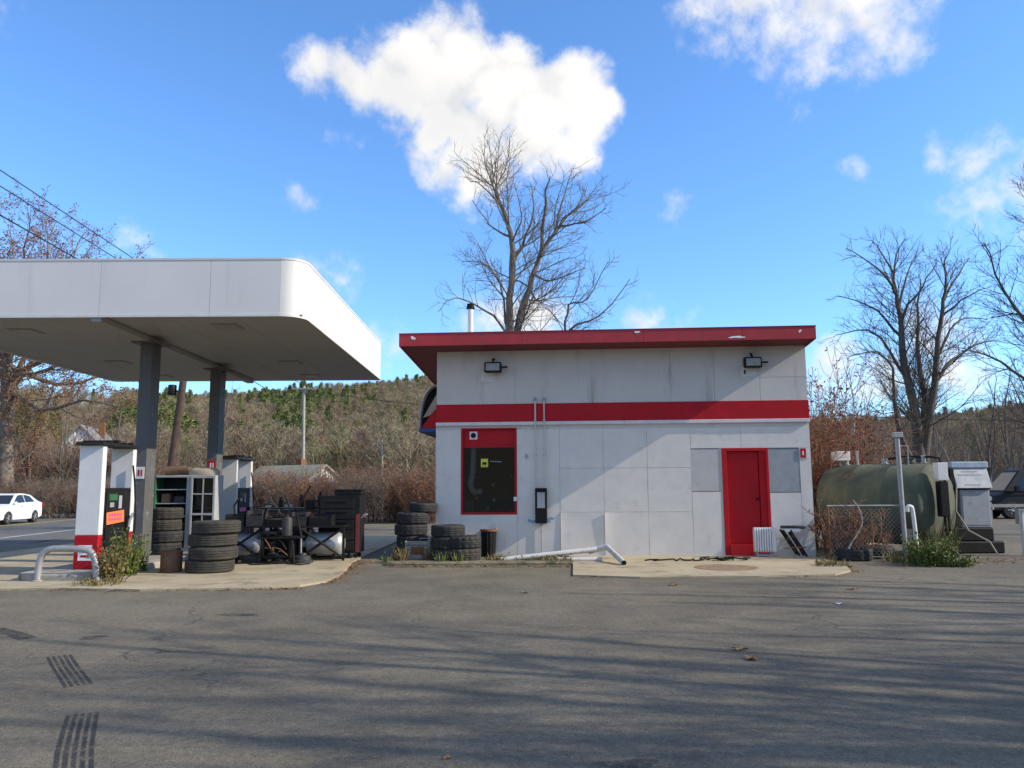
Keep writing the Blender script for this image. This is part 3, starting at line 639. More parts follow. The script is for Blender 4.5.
# ------------------------------------------------------------------ the canopy
CX0, CX1, CY0, CY1, CZ0, CZ1 = -12.49, -4.117, 15.445, 24.90, 4.993, 6.161
K = thing('forecourt_canopy', 'large white flat canopy with rounded corners over the fuel pumps', 'canopy', (-8.2, 20.1, 0))
def kl(x, y, z): return (x+8.2, y-20.1, z)
rad_ = .46
rfar = .12
def ringp(n=9):
    P = []
    for cx, cy, a0, q in ((CX1-rad_, CY0+rad_, -90, rad_), (CX1-rfar, CY1-rfar, 0, rfar), (CX0+rfar, CY1-rfar, 90, rfar), (CX0+rad_, CY0+rad_, 180, rad_)):
        P.append([(cx+q*math.cos(R(a0+90*k/n)), cy+q*math.sin(R(a0+90*k/n))) for k in range(n+1)])
    return P
cor = ringp()
def wallstrip(pts, name, mat, parent, z0=CZ0, z1=CZ1, th=.03):
    vs = []; m = len(pts)
    nr = []
    for i in range(m):
        a = Vector(pts[max(i-1, 0)]); b_ = Vector(pts[min(i+1, m-1)]); t = (b_-a).normalized(); nr.append(Vector((-t.y, t.x)))
    for i, (x, y) in enumerate(pts):
        q = Vector((x, y)) + nr[i]*th
        vs += [kl(x, y, z0), kl(x, y, z1), kl(q.x, q.y, z1), kl(q.x, q.y, z0)]
    fs = []
    for i in range(m-1):
        for k in range(4): fs.append((i*4+k, i*4+(k+1) % 4, (i+1)*4+(k+1) % 4, (i+1)*4+k))
    fs += [(0, 1, 2, 3), ((m-1)*4+3, (m-1)*4+2, (m-1)*4+1, (m-1)*4)]
    return MB().add(vs, fs).build(name, mat, parent, smooth=True)
gp = .003
def run(p, q, cuts_):
    p = Vector(p); q = Vector(q); L = (q-p).length; d = (q-p)/L; cs = [0]+cuts_+[L]
    for i in range(len(cs)-1):
        a, b_ = p+d*(cs[i]+(gp if i else gp)), p+d*(cs[i+1]-gp)
        wallstrip([tuple(a), tuple(b_)], 'fascia_panel', canw, K)
for c in cor: wallstrip(c, 'corner_panel', canw, K)
loop = [q for c in cor for q in c]; loop = loop+[loop[0]]
for za_, zb_2 in ((CZ0-.012, CZ0+.035), (CZ1-.03, CZ1+.012)): wallstrip(loop, 'edge_trim', M('trim_white', (.70, .66, .60), .5, var=.1, vs=3), K, za_, zb_2, -.010)
xl, xr = CX0+rad_, CX1-rad_
run((xl, CY0), (xr, CY0), [-10.32-xl, -8.14-xl, -5.96-xl]); run((CX1, CY0+rad_), (CX1, CY1-rfar), [2.2, 4.4, 6.6]); run((CX1-rfar, CY1), (CX0+rfar, CY1), [1.8, 3.9, 6.1]); run((CX0, CY1-rfar), (CX0, CY0+rad_), [2.2, 4.4, 6.6])
# soffit sheets with open joints, ceiling lamps, beam, columns
nsh = 6; ins = .05
for i in range(nsh):
    x0 = CX0+ins+(CX1-CX0-2*ins)*i/nsh; x1 = CX0+ins+(CX1-CX0-2*ins)*(i+1)/nsh
    sx0 = CY0+(.16 if i in (0, nsh-1) else ins); sx1 = CY1-(.16 if i in (0, nsh-1) else ins)
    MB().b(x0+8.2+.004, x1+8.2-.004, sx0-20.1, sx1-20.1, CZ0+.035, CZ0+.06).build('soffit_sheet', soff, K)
MB().b(CX0+8.2+.2, CX1+8.2-.2, CY0-20.1+.2, CY1-20.1-.2, CZ0+.1, CZ1-.2).build('deck', roofm, K)
for (x, y) in ((-10.5, 17.0), (-6.0, 16.6), (-10.6, 21.3), (-6.0, 21.5), (-10.6, 24.0), (-6.1, 24.1)):
    lo = MB().b(x+8.2-.28, x+8.2+.28, y-20.1-.28, y-20.1+.28, CZ0+.022, CZ0+.034).build('ceiling_lamp', M('lamp_surround', (.27, .25, .205), .6), K, bevel=.01)
    MB().b(x+8.2-.2, x+8.2+.2, y-20.1-.2, y-20.1+.2, CZ0+.016, CZ0+.021).build('lamp_glass', M('lamp_diffuser', (.30, .275, .23), .4), lo)
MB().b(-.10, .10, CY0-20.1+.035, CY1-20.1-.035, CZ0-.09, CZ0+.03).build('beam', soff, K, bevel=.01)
COLX = (-8.19, -8.12); COLY = (17.9, 21.9)
for i in range(2):
    x, y = COLX[i]+8.2, COLY[i]-20.1
    c = MB().b(x-.14, x+.14, y-.22, y+.22, .0, CZ0-.125).build('column', steelg, K, bevel=.012)
    MB().b(x-.30, x+.30, y-.34, y+.34, CZ0-.124, CZ0-.092).build('cap_plate', steelg, c)
    MB().b(x-.22, x+.22, y-.3, y+.3, .036, .06).build('base_plate', steelg, c)
    zz = 2.25 if i else 1.98
    sg = MB().b(x-.10, x+.10, y-.235, y-.222, zz-.13, zz+.13).build('sign_plate', red if i else white, c)
    MB().b(x-.04, x-.0, y-.240, y-.236, zz-.07, zz+.07).build('sign_mark', white if i else red, sg); MB().b(x+.03, x+.06, y-.240, y-.236, zz-.07, zz+.07).build('sign_mark', white if i else red, sg)
# low concrete kerb of the pump island
isl = MB()
def rr(x0, x1, y0, y1, r, n=6):
    P = []
    for cx, cy, a0 in ((x1-r, y0+r, -90), (x1-r, y1-r, 0), (x0+r, y1-r, 90), (x0+r, y0+r, 180)): P += [(cx+r*math.cos(R(a0+90*k/n)), cy+r*math.sin(R(a0+90*k/n))) for k in range(n+1)]
    return P
island = MB().prism(rr(-8.85, -7.25, 14.3, 24.6, .45), .0, .15).build('pump_island', oldconc, None, bevel=.03, seg=2); tag(island, kind='structure')

# ------------------------------------------------------------------ fuel pumps
def pump(name, label, x, y, z, L, sticker):
    """two white end posts, black cabinet between them, dark top; long axis along y"""
    t = thing(name, label, 'fuel pump', (x, y, z))
    H = 2.36
    for k, yy in enumerate((0, L-.15)):
        p = MB().b(-.225, .225, yy, yy+.15, .62, H-.06).build('end_post', white, t, bevel=.015, seg=2)
        MB().b(-.225, .225, yy, yy+.15, .0, .617).build('red_base', red, p, bevel=.012)
    e = MB().b(-.14, .12, -.004, -.001, .16, .44).build('worn_emblem', patchw, t)
    MB().b(-.09, .07, -.0075, -.0045, .22, .26).build('emblem_bar', red, t); MB().b(-.09, .07, -.0075, -.0045, .32, .36).build('emblem_bar', red, t)
    cb = MB().b(-.215, .215, .154, L-.154, .0, 1.50).build('cabinet', black, t, bevel=.02)
    MB().b(.222, .232, .22, L-.22, .12, .75).build('lower_panel', black, cb); MB().b(.222, .235, .22, L-.22, .82, 1.42).build('display_panel', blackm, cb, bevel=.006)
    MB().b(.2355, .239, .30, .62, 1.26, 1.38).build('green_label', greenp, cb); MB().b(.2355, .239, .34, .5, 1.13, 1.22).build('display', silver, cb)
    MB().b(.2355, .239, .68, .80, 1.1, 1.35).build('keypad', greyb, cb)
    if sticker:
        s = MB().hexa([(.2355, .24, .80), (.242, .24, .80), (.242, .92, .84), (.2355, .92, .84), (.2355, .22, 1.03), (.242, .22, 1.03), (.242, .90, 1.07), (.2355, .90, 1.07)]).build('orange_notice', orange, cb)
        for r_ in range(2):
            for k in range(5): MB().b(.2425, .245, .30+.105*k, .37+.105*k, .875+.085*r_, .925+.085*r_).build('notice_print', pink, s)
    else: MB().b(.2355, .239, .32, .82, .84, .95).build('pink_notice', pink, cb)
    # nozzle, boot and hose on the drive side
    for sx in (1, -1):
        MB().b(sx*.235-.03, sx*.235+.03, L-.36, L-.24, .62, .95).build('nozzle_boot', black, cb)
        nz = MB().tube([(sx*.27, L-.30, .70), (sx*.29, L-.30, .86), (sx*.33, L-.26, .98), (sx*.33, L-.2, 1.0)], [.02, .03, .03, .018], 8).build('nozzle', silver, cb, smooth=True)
        pts, rr_ = limb([(sx*.25, L-.2, 1.95), (sx*.32, L-.22, 1.5), (sx*.40, L-.3, .75), (sx*.38, L-.42, .35), (sx*.33, L-.45, .45), (sx*.3, L-.33, .72)], .018, .018, sub=6)
        MB().tube(pts, .018, 7).build('hose', black, cb, smooth=True)
    hd = MB().hexa([(-.28, -.10, H-.055), (.28, -.10, H-.055), (.28, L+.06, H-.055), (-.28, L+.06, H-.055), (-.24, -.05, H+.0), (.24, -.05, H+.0), (.24, L+.02, H), (-.24, L+.02, H)]).build('top_tray', blackm, t)
    for k in range(5):
        yy = .02+(L-.2)*k/4; MB().b(-.2+.05*(k % 2), .2, yy, yy+.09, H+.001, H+.03+.02*(k % 3)).build('tray_slat', blackm, hd)
    return t
pump('fuel_pump', 'white and black fuel pump with bright orange notice, nearest the camera', -7.95, 15.15, .15, 1.36, True)
pump('fuel_pump', 'shaded white and black fuel pump behind the second canopy column', -7.88, 22.35, .15, 1.36, False)

# ------------------------------------------------------------------ tyres
def tyre_mesh(Rr, W, lug, n=64):
    rim = Rr*.58; h = W/2
    pr = [(rim, -h*.62), (rim+.015, -h*.80), (rim+(Rr-rim)*.35, -h*.98), (rim+(Rr-rim)*.72, -h), (Rr*.955, -h*.88), (Rr*.99, -h*.78)]
    tread = [(Rr, -.62), (Rr, -.42), (Rr-.012, -.40), (Rr-.012, -.34), (Rr+.002, -.32), (Rr+.002, -.06), (Rr-.012, -.04), (Rr-.012, .04), (Rr+.002, .06)]
    full = pr + [(r, t*h) for r, t in tread] + [(r, -t*h) for r, t in reversed(tread[:5])] + [(r, -z) for r, z in reversed(pr)] + [(rim-.012, h*.4), (rim-.012, -h*.4)]
    mb = MB(); A = len(full); vs = []
    for k in range(n):
        for j, (r, z) in enumerate(full):
            q = r
            if 4 <= j < A-6 and lug and (k % 4 in (0,)) and abs(z) > h*.3: q = r - lug
            a = 2*math.pi*k/n; vs.append((q*math.cos(a), q*math.sin(a), z+h))
    fs = [(k*A+j, k*A+(j+1) % A, ((k+1) % n)*A+(j+1) % A, ((k+1) % n)*A+j) for k in range(n) for j in range(A)]
    mb.add(vs, fs); return mb
TY = {}
def tyre(kind, label, x, y, z, group=None, tilt=(0, 0), rz=0, mat=None):
    Rr, W, lug = {'truck': (.455, .242, .006), 'car': (.34, .215, .005), 'lug': (.40, .27, .022), 'wide': (.385, .26, .012)}[kind]
    key = (kind, mat.name if mat else '')
    if key not in TY: o = tyre_mesh(Rr, W, lug).build('tyre', mat or rubber, None, smooth=True); TY[key] = o; 
    else: o = TY[key].copy(); col.objects.link(o)
    o.location = (x, y, z); o.rotation_euler = (tilt[0], tilt[1], rz); tag(o, label, 'tyre', group)
    return o
g4 = 'tyres stacked on the forecourt slab'
p = gnd(203, 574, .035)
words = ['lowest', 'second lowest', 'second from the top', 'topmost']
for k in range(4): tyre('truck', f'dusty truck tyre, {words[k]} in the front stack of four on the slab', p.x+[-.05, .02, -.02, .05][k], p.y+.46+[0, -.02, .03, 0][k], (.036+.243*k), g4, tilt=([0, .008, -.01, .006][k], [0, -.008, .006, .012][k]), rz=k, mat=rubberd)
for k in range(4): tyre('wide', f'dark tyre, {words[k]} in the stack beside the first canopy column', -8.03+[0, .02, -.02, .01][k], 18.72, .152+.262*k, g4, rz=k*.7, mat=rubberd if k > 1 else None)
g5 = 'tyres heaped at the left corner of the building'
for k in range(4): tyre('wide', f'black tyre, {words[k]} in the stack left of the building corner', -2.36+[0, .03, -.02, .02][k], 19.0, .002+.262*k, g5, rz=k)
tyre('car', 'thin black tyre lying on the left corner stack against the wall', -2.12, 19.12, 1.06, g5, tilt=(.03, .04))
tyre('wide', 'black tyre at the bottom of the middle stack before the white wall', -1.47, 18.4, .002, g5); tyre('wide', 'black tyre in the middle of the stack before the white wall', -1.47, 18.4, .263, g5, rz=1)
tyre('wide', 'smooth black tyre on top of the stack before the white wall', -1.47, 18.42, .524, g5, rz=2)
tyre('lug', 'dusty lug tyre at the bottom beside the ribbed black bin', -1.12, 18.28, .002, g5, mat=rubberd); tyre('lug', 'chunky lug tyre on top, beside the ribbed black bin', -1.12, 18.3, .275, g5, rz=.4)
p = gnd(861, 561.5); tyre('wide', 'shiny black tyre lying flat before the chain link fence', p.x, p.y+.35, .002, 'tyres by the fence', rz=1)
p = gnd(884, 559); tyre('wide', 'dark tyre lying half behind the shiny tyre by the fence', p.x, p.y+.35, .002, 'tyres by the fence', rz=2)

# ------------------------------------------------------------------ things on the forecourt
gd = thing('hoop_guard', 'grey steel hoop guard rail at the end of the pump island', 'guard rail', tuple(gnd(66, 583, 0)))
pts, rr_ = limb([(-.50, 0, -.05), (-.50, 0, .25), (-.46, 0, .46), (-.36, 0, .565), (-.2, 0, .59), (.2, 0, .58), (.38, 0, .54), (.47, 0, .42), (.52, 0, .2), (.53, 0, -.05)], .058, .058, sub=4)
MB().tube(pts, .058, 12).build('hoop', galv, gd, smooth=True)
for x in (-.50, .53): MB().lathe([(.1, 0), (.1, .045), (.075, .06), (.058, .06)], 16, (x, 0, .0)).build('footing', oldconc, gd)
# carton by the stacks
p = gnd(166, 573, .035)
bx = thing('paper_drum', 'short brown fibre drum beside the front tyre stack', 'drum', (p.x, p.y+.22, .036))
MB().lathe([(.19, 0), (.2, .02), (.2, .38), (.195, .40), (.18, .40), (.18, .05), (0, .05)], 20).build('body', brown, bx, smooth=True)
MB().lathe([(.2045, .36), (.2045, .385), (.2005, .385), (.2005, .36)], 20, closed=True).build('rim', rust, bx); MB().lathe([(.2045, .02), (.2045, .045), (.2005, .045), (.2005, .02)], 20, closed=True).build('rim', rust, bx)
# display cabinet on the island
cabw = M('dull_cabinet_paint', (.42, .42, .41), .5, var=.12, vs=4, c2=(.26, .24, .21), c2lo=.58, c2hi=.72, c2s=5)
cb = thing('display_cabinet', 'white glazed cabinet with open shelves standing between the canopy columns', 'cabinet', (-8.62, 19.35, .15))
W_, Dp, H_ = 1.50, .5, 1.80
MB().b(0, .05, 0, Dp, 0, H_).build('side', greenp, cb, bevel=.005); MB().b(W_-.05, W_, 0, Dp, 0, H_).build('side', cabw, cb, bevel=.005)
MB().b(.051, W_-.051, 0, Dp, H_-.05, H_).build('top', cabw, cb, bevel=.005); MB().b(.051, W_-.051, 0, Dp, 0, .08).build('plinth', cabw, cb)
MB().b(.051, W_-.051, Dp-.02, Dp-.001, .081, H_-.051).build('back', dark, cb)
MB().b(.80, .90, -.002, Dp-.021, .081, H_-.051).build('stile', cabw, cb)
for z in (.45, .82, 1.12, 1.45): MB().b(.052, .799, .03, Dp-.021, z, z+.022).build('shelf', cabw, cb)
for z in (.45, 1.0): MB().b(.901, W_-.051, .05, Dp-.021, z, z+.022).build('shelf', cabw, cb)
d_ = MB().b(.91, .96, -.035, -.004, .1, H_-.01).b(W_-.055, W_-.005, -.035, -.004, .1, H_-.01).b(.96, W_-.055, -.035, -.004, H_-.07, H_-.01).b(.96, W_-.055, -.035, -.004, .1, .19).b(.96, W_-.055, -.034, -.004, .85, .90).build('glazed_door', cabw, cb, bevel=.004)
MB().b(1.19, 1.22, -.03, -.008, .191, .849).b(1.19, 1.22, -.03, -.008, .901, H_-.071).build('muntin', cabw, d_); MB().b(.961, 1.189, -.03, -.008, 1.34, 1.37).b(1.221, W_-.056, -.03, -.008, 1.34, 1.37).build('muntin', cabw, d_)
MB().b(.955, W_-.05, -.022, -.018, .185, .855).build('pane', wglass, d_); MB().b(.955, W_-.05, -.022, -.018, .895, H_-.065).build('pane', wglass, d_)
for k, (x, z, w2, h2, m) in enumerate(((.1, .472, .3, .25, darkgrey), (.45, .472, .25, .2, brown), (.12, .843, .5, .2, darkgrey), (.15, 1.143, .2, .22, brown), (.45, 1.143, .25, .16, darkgrey), (.95, .473, .3, .3, brown), (1.0, 1.023, .3, .25, darkgrey))):
    tag(MB().b(-8.62+x, -8.62+x+w2, 19.35+.12, 19.35+.36, .15+z, .15+z+h2).build('carton', m, None, bevel=.01), ['flat grey carton on the second cabinet shelf', 'brown carton on the second cabinet shelf', 'long grey carton on the middle cabinet shelf', 'small brown carton on the upper cabinet shelf', 'low grey carton on the upper cabinet shelf', 'brown carton behind the lower glazed door', 'grey carton behind the upper glazed door'][k], 'carton', 'cartons in the display cabinet')
lg, lr = limb([(-8.45, 19.6, 2.06), (-8.1, 19.62, 2.08), (-7.85, 19.6, 2.06)], .11, .10, sub=4)
tag(MB().tube(lg, lr, 14).build('rolled_mat', brown, None, smooth=True), 'brown rolled mat lying on top of the white cabinet', 'mat')
sk = MB(); vs = []; nn = 12
for j in range(5):
    z = [0, .07, .13, .17, .18][j]; q = [1, 1.02, .95, .75, .35][j]
    for i in range(nn):
        a = 6.283*i/nn; ce, se = math.cos(a), math.sin(a); vs.append((-7.5+.36*q*math.copysign(abs(ce)**.6, ce), 19.6+.2*q*math.copysign(abs(se)**.6, se), 1.951+z+.012*math.sin(3*a+j)))
sk.add(vs, [(j*nn+i, j*nn+(i+1) % nn, (j+1)*nn+(i+1) % nn, (j+1)*nn+i) for j in range(4) for i in range(nn)]+[tuple(range(nn-1, -1, -1)), tuple(range(4*nn, 5*nn))])
tag(sk.build('filled_sack', tan, None, smooth=True), 'tan filled sack slumped on top of the white cabinet', 'sack')

# ---- dark clutter in the shade of the building
rk = thing('steel_rack', 'low black steel rack with crossed braces left of the building', 'rack', (-6.5, 18.0, .035))
RW, RD, RH = 2.75, .62, .74
for x in (0, .95, 1.80, RW):
    for y in (0, RD): MB().b(x-.025, x+.025, y-.025, y+.025, 0, RH).build('post', blackm, rk)
for z in (.05, RH): 
    for y in (0, RD): MB().b(-.02, RW+.02, y-.02, y+.02, z-.02+.001, z+.02).build('rail', blackm, rk)
MB().b(-.02, RW+.02, .021, RD-.021, RH-.015, RH+.012).build('shelf', blackm, rk)
for x0, x1 in ((.0, .95), (1.80, RW)):
    for a, b_ in ((.08, RH-.04), (RH-.04, .08)): MB().tube([(x0+.02, -.035 if a < b_ else -.055, a), (x1-.02, -.035 if a < b_ else -.055, b_)], .028, 6).build('brace', blackm, rk)
def gas_tank(label, x, y, L, m):
    t = thing('gas_cylinder', label, 'gas cylinder', (x, y, .035+.075+.27)); rr2 = .265
    MB().lathe([(0, 0), (.14, .02), (.225, .07), (rr2, .15), (rr2, L-.15), (.225, L-.07), (.14, L-.02), (0, L)], 26, (-L/2, 0, 0), (1, 0, 0)).build('shell', m, t, smooth=True)
    MB().lathe([(.08, 0), (.08, .12), (.06, .12), (.06, 0)], 14, (-L/2-.09, 0, .0), (1, 0, 0), closed=True).build('valve_collar', silver, t)
    for dx in (-L*.25, L*.25): MB().b(dx-.03, dx+.03, -.16, .16, -.31, -.2).build('foot', blackm, t)
gas_tank('white gas cylinder lying behind the left crossed braces of the rack', -6.0, 18.33, .88, silver)
gas_tank('white gas cylinder lying behind the right crossed braces of the rack', -4.22, 18.33, .88, silver)
for k, (x, w2, h2, m) in enumerate(((.08, .42, .26, 0), (.55, .36, .34, 1), (1.0, .5, .2, 0), (1.55, .34, .3, 1), (1.95, .5, .24, 0))):
    b9 = thing('parts_bin', ['black parts bin at the left end of the rack shelf', 'tall dark grey parts bin second along the rack shelf', 'wide black parts bin in the middle of the rack shelf', 'dark grey parts bin right of the rack middle', 'black parts bin at the right end of the rack shelf'][k], 'bin', (-6.5+x, 18.08, .79)); mm = (black, darkgrey)[m]
    MB().b(0, w2, 0, .02, 0, h2*.7).b(0, w2, .4, .42, 0, h2).b(0, .02, .02, .4, 0, h2).b(w2-.02, w2, .02, .4, 0, h2).b(.02, w2-.02, .02, .4, 0, .02).build('tray', mm, b9); MB().b(.05, w2-.05, .05, .38, .021, h2*.8).build('scrap_contents', (black, blackm, darkgrey)[k % 3], b9, bevel=.03)
# tyre changing machine standing before the rack
mc = thing('tyre_changer', 'rusty tyre changing machine with upright grey canister before the rack', 'machine', (-5.05, 17.55, .035))
MB().lathe([(.34, 0), (.34, .03), (.2, .05), (.16, .12)], 20, (.05, 0, 0)).build('foot', blackm, mc, smooth=True)
MB().b(-.32, .30, -.18, .2, .12, .16).b(-.32, -.28, -.18, .2, .16, .5).b(.26, .30, -.18, .2, .16, .5).build('chassis', blackm, mc, bevel=.006)
MB().b(-.42, .50, -.2, .25, .52, .56).build('deck_plate', blackm, mc, bevel=.006)
MB().lathe([(.10, 0), (.10, .24), (.08, .28), (.06, .28)], 16, (-.12, -.05, .19)).build('motor', blackm, mc, smooth=True)
MB().lathe([(.085, 0), (.11, .02), (.11, .36), (.085, .40), (.03, .42), (.03, .46), (0, .46)], 18, (.20, -.1, .565)).build('canister', darkgrey, mc, smooth=True)
MB().lathe([(.22, 0), (.22, .02), (.18, .04), (.05, .05)], 18, (-.15, 0, .62)).build('turntable', blackm, mc, smooth=True)
MB().tube([(-.15, 0, .55), (-.15, 0, .63)], .06, 10).build('spindle', blackm, mc)
for k, (a, b_) in enumerate((((-.38, .1, 0.02), (-.36, .1, .56)), ((.46, .1, .02), (.45, .1, .56)), ((-.36, -.2, .0), (-.30, -.18, .5)), ((.40, -.2, .0), (.33, -.18, .5)))):
    MB().tube([a, b_], .022, 7).build('leg', galv if k == 1 else blackm, mc)
for k in range(9):
    q = random.Random(40+k); a = (q.uniform(-.3, .3), -.2-.02*k*.3, q.uniform(.16, .5)); b_ = (q.uniform(-.35, .35), -.22, q.uniform(.1, .55))
    MB().tube([a, ((a[0]+b_[0])/2, -.26, (a[2]+b_[2])/2+.05), b_], .013, 6).build('linkage', (blackm, rust, darkgrey)[k % 3], mc)
MB().tube([(-.36, .15, .56), (-.40, .2, 1.0), (-.34, .15, 1.14)], .025, 8).build('upright', blackm, mc); MB().tube([(.44, .15, .56), (.34, .2, .9), (.30, .15, 1.14)], .025, 8).build('upright', blackm, mc)
MB().b(-.5, .46, -.02, .32, 1.145, 1.175).build('tray', blackm, mc, bevel=.008)
MB().tube([(-.12, .1, 1.03), (-.06, .02, 1.0), (.02, 0, 1.06)], .03, 8).build('lamp_head', darkgrey, mc, smooth=True)
hz_ = thing('air_hose', 'loose black air hose looping over the slab before the rack', 'hose', (-5.9, 17.2, .048))
pts = [(-.9+.12*k, .16*math.sin(k*.9)+.05*math.sin(2.1*k), .0) for k in range(22)]
lp, lr = limb(pts, .012, .012, sub=3); MB().tube(lp, .012, 6).build('loop', black, hz_, smooth=True)
# work table behind
wt = thing('work_table', 'dark work table covered with parts behind the rack', 'table', (-6.3, 19.4, .035))
MB().b(0, 2.1, 0, .8, 1.02, 1.08).build('table_top', blackm, wt, bevel=.006)
for x in (.05, 2.05):
    for y in (.06, .74): MB().b(x-.04, x+.04, y-.04, y+.04, 0, 1.02).build('leg', blackm, wt)
MB().b(.1, 2.0, .7, .76, .35, .42).build('stretcher', blackm, wt)
MB().b(.02, 2.08, .76, .80, 1.081, 1.12).build('back_rail', blackm, wt)
for k, (x, y, r2, h2, m, nm) in enumerate(((.35, .3, .07, .1, silver, 'flat tin'), (.62, .4, .05, .3, black, 'black bottle'), (.85, .3, .1, .12, greyb, 'grey tin'), (1.1, .5, .06, .36, black, 'tall black bottle'), (1.35, .35, .12, .22, blackm, 'black paint can'), (1.55, .55, .07, .42, black, 'slim black canister'), (1.8, .4, .11, .18, silver, 'dull silver can'), (1.95, .6, .05, .3, blackm, 'dark oil bottle'))):
    t = MB().lathe([(r2, 0), (r2, h2*.7), (r2*.9, h2*.76), (r2*.4, h2*.84), (r2*.4, h2), (0, h2)] if h2 > .25 else [(r2, 0), (r2, h2*.94), (r2*.92, h2), (r2*.85, h2*.97), (0, h2*.97)], 14, (-6.3+x, 19.4+y, 1.116)).build('container', m, None, smooth=True)
    tag(t, f'{nm} standing on the dark work table', 'container', 'containers on the work table')
hp_ = MB(); rg9 = random.Random(8); nu, nv_ = 26, 12; vs = []
for j in range(nv_+1):
    for i in range(nu+1):
        x = 2.3*i/nu; y = .95*j/nv_; e_ = abs(math.sin(math.pi*i/nu))**.45*abs(math.sin(math.pi*j/nv_))**.45
        vs.append((x, y, max(0, e_*(.72+.14*math.sin(5.3*x+1)+.10*math.sin(9*x+4*y)+.06*math.sin(17*x-9*y)+rg9.uniform(-.03, .03)))))
tp = thing('dark_filler_heap', 'added black filler heap standing in for deep shade under the work table', 'heap', (-6.45, 19.25, .036)); hp_.add(vs, [(j*(nu+1)+i, j*(nu+1)+i+1, (j+1)*(nu+1)+i+1, (j+1)*(nu+1)+i) for j in range(nv_) for i in range(nu)]).build('sheet', black, tp, smooth=True)  # heap added to blacken the gaps behind the rack like deep shade
for k, (x, y, z, rr9, lb) in enumerate(((-4.75, 18.95, .036, .33, 'bare black wheel rim leaning beside the tool chest'), (-5.62, 17.75, .036, .28, 'black brake drum lying before the rack'), (-6.2, 17.62, .036, .25, 'dark wheel hub lying at the left rack end'), (-4.55, 17.6, .036, .24, 'small dark pulley lying right of the tyre changer'))):
    rm9 = MB().lathe([(rr9*.2, .0), (rr9*.55, .02), (rr9*.7, .09), (rr9*.95, .10), (rr9, .13), (rr9*.96, .0), (rr9, -.0)] if k == 0 else [(rr9, 0), (rr9, .05), (rr9*.8, .06), (rr9*.75, .14), (rr9*.4, .16), (rr9*.35, .2), (0, .2)], 22).build('wheel_hub', (blackm, darkgrey)[k % 2], None, smooth=True); rm9.location = (x, y, z); tag(rm9, lb, 'wheel part', 'scrap wheel parts')
for k in range(7):
    q = random.Random(60+k); x = -6.4+.36*k+q.uniform(-.1, .1); ln9 = q.uniform(.5, 1.1)
    o9 = MB().tube([(0, 0, 0), (q.uniform(-.15, .15), .05, ln9*.5), (q.uniform(-.25, .25), .12, ln9)], [.03, .025, .02], 7).build('scrap_pipe', (blackm, black, darkgrey)[k % 3], None); o9.location = (x, 18.86, .80); tag(o9, ['leftmost upright scrap pipe behind the rack bins', 'second scrap pipe from the left behind the bins', 'third scrap pipe from the left behind the bins', 'middle scrap pipe standing behind the bins', 'third scrap pipe from the right behind the bins', 'second scrap pipe from the right behind the bins', 'rightmost upright scrap pipe behind the rack bins'][k], 'pipe', 'scrap pipes behind the rack')
# tool cabinet
tc_ = thing('tool_chest', 'tall black tool chest with red side strip at the slab edge', 'tool chest', (-4.45, 18.55, .035))
MB().b(0, .95, 0, .6, .12, 1.42).build('body', black, tc_, bevel=.015, seg=2)
for k in range(5): MB().b(.04, .82, -.022, -.002, .18+.235*k, .395+.235*k).build('drawer', blackm, tc_, bevel=.006)
for k in range(5): MB().tube([(.2, -.03, .34+.235*k), (.66, -.03, .34+.235*k)], .012, 6).build('drawer_pull', blackm, tc_)
MB().b(.86, .95, -.012, -.002, .14, 1.0).build('red_strip', dred, tc_)
for x in (.1, .85):
    for y in (.1, .5): MB().lathe([(.05, -.025), (.05, .025)], 12, (x, y, .055), (0, 1, 0)).build('caster', black, tc_)
MB().tube([(.96, .1, .9), (1.03, .1, .98), (1.03, .5, .98), (.96, .5, .9)], .014, 6).build('handle', galv, tc_)
lid = thing('tool_case', 'black plastic case lying on the tall tool chest', 'case', (-4.1, 18.6, 1.457)); MB().b(0, .62, 0, .42, 0, .09).build('shell', black, lid, bevel=.015); MB().b(-.004, .624, -.004, .424, .091, .14).build('lid', black, lid, bevel=.015); MB().tube([(.22, -.01, .08), (.22, -.05, .08), (.4, -.05, .08), (.4, -.01, .08)], .012, 6).build('handle', black, lid)

# ------------------------------------------------------------------ things along the front wall
def wp(u, v, z): return (BX+u*ca-v*sa, BY+u*sa+v*ca, z)
# oil filled radiator
u, _ = wl(761, 558); rd = thing('oil_radiator', 'white ribbed oil radiator heater leaning by the red door', 'radiator', wp(u, -.32, .03), YAW); rd.scale = (.82, 1, 1.02)
for k in range(8):
    x = -.235+.067*k; MB().prism([(-.07, .10), (.07, .10), (.085, .16), (.085, .56), (.06, .64), (-.06, .64), (-.085, .56), (-.085, .16)], x-.026, x+.026, lambda a, b, d: (d, a, b)).build('fin', white, rd, bevel=.012)
MB().tube([(-.24, 0, .2), (.24, 0, .2)], .03, 8).b(-.25, .25, -.03, .03, .30, .36).b(-.25, .25, -.03, .03, .48, .54).build('manifold', white, rd)
MB().b(.26, .33, -.09, .09, .1, .66).build('control_box', white, rd, bevel=.015)
for y in (-.11, .11): MB().tube([(-.2, y, .035), (.22, y, .035)], .02, 6).b(-.22, -.18, y-.01, y+.01, .0, .1).b(.2, .24, y-.01, y+.01, 0, .1).build('foot', greyb, rd)
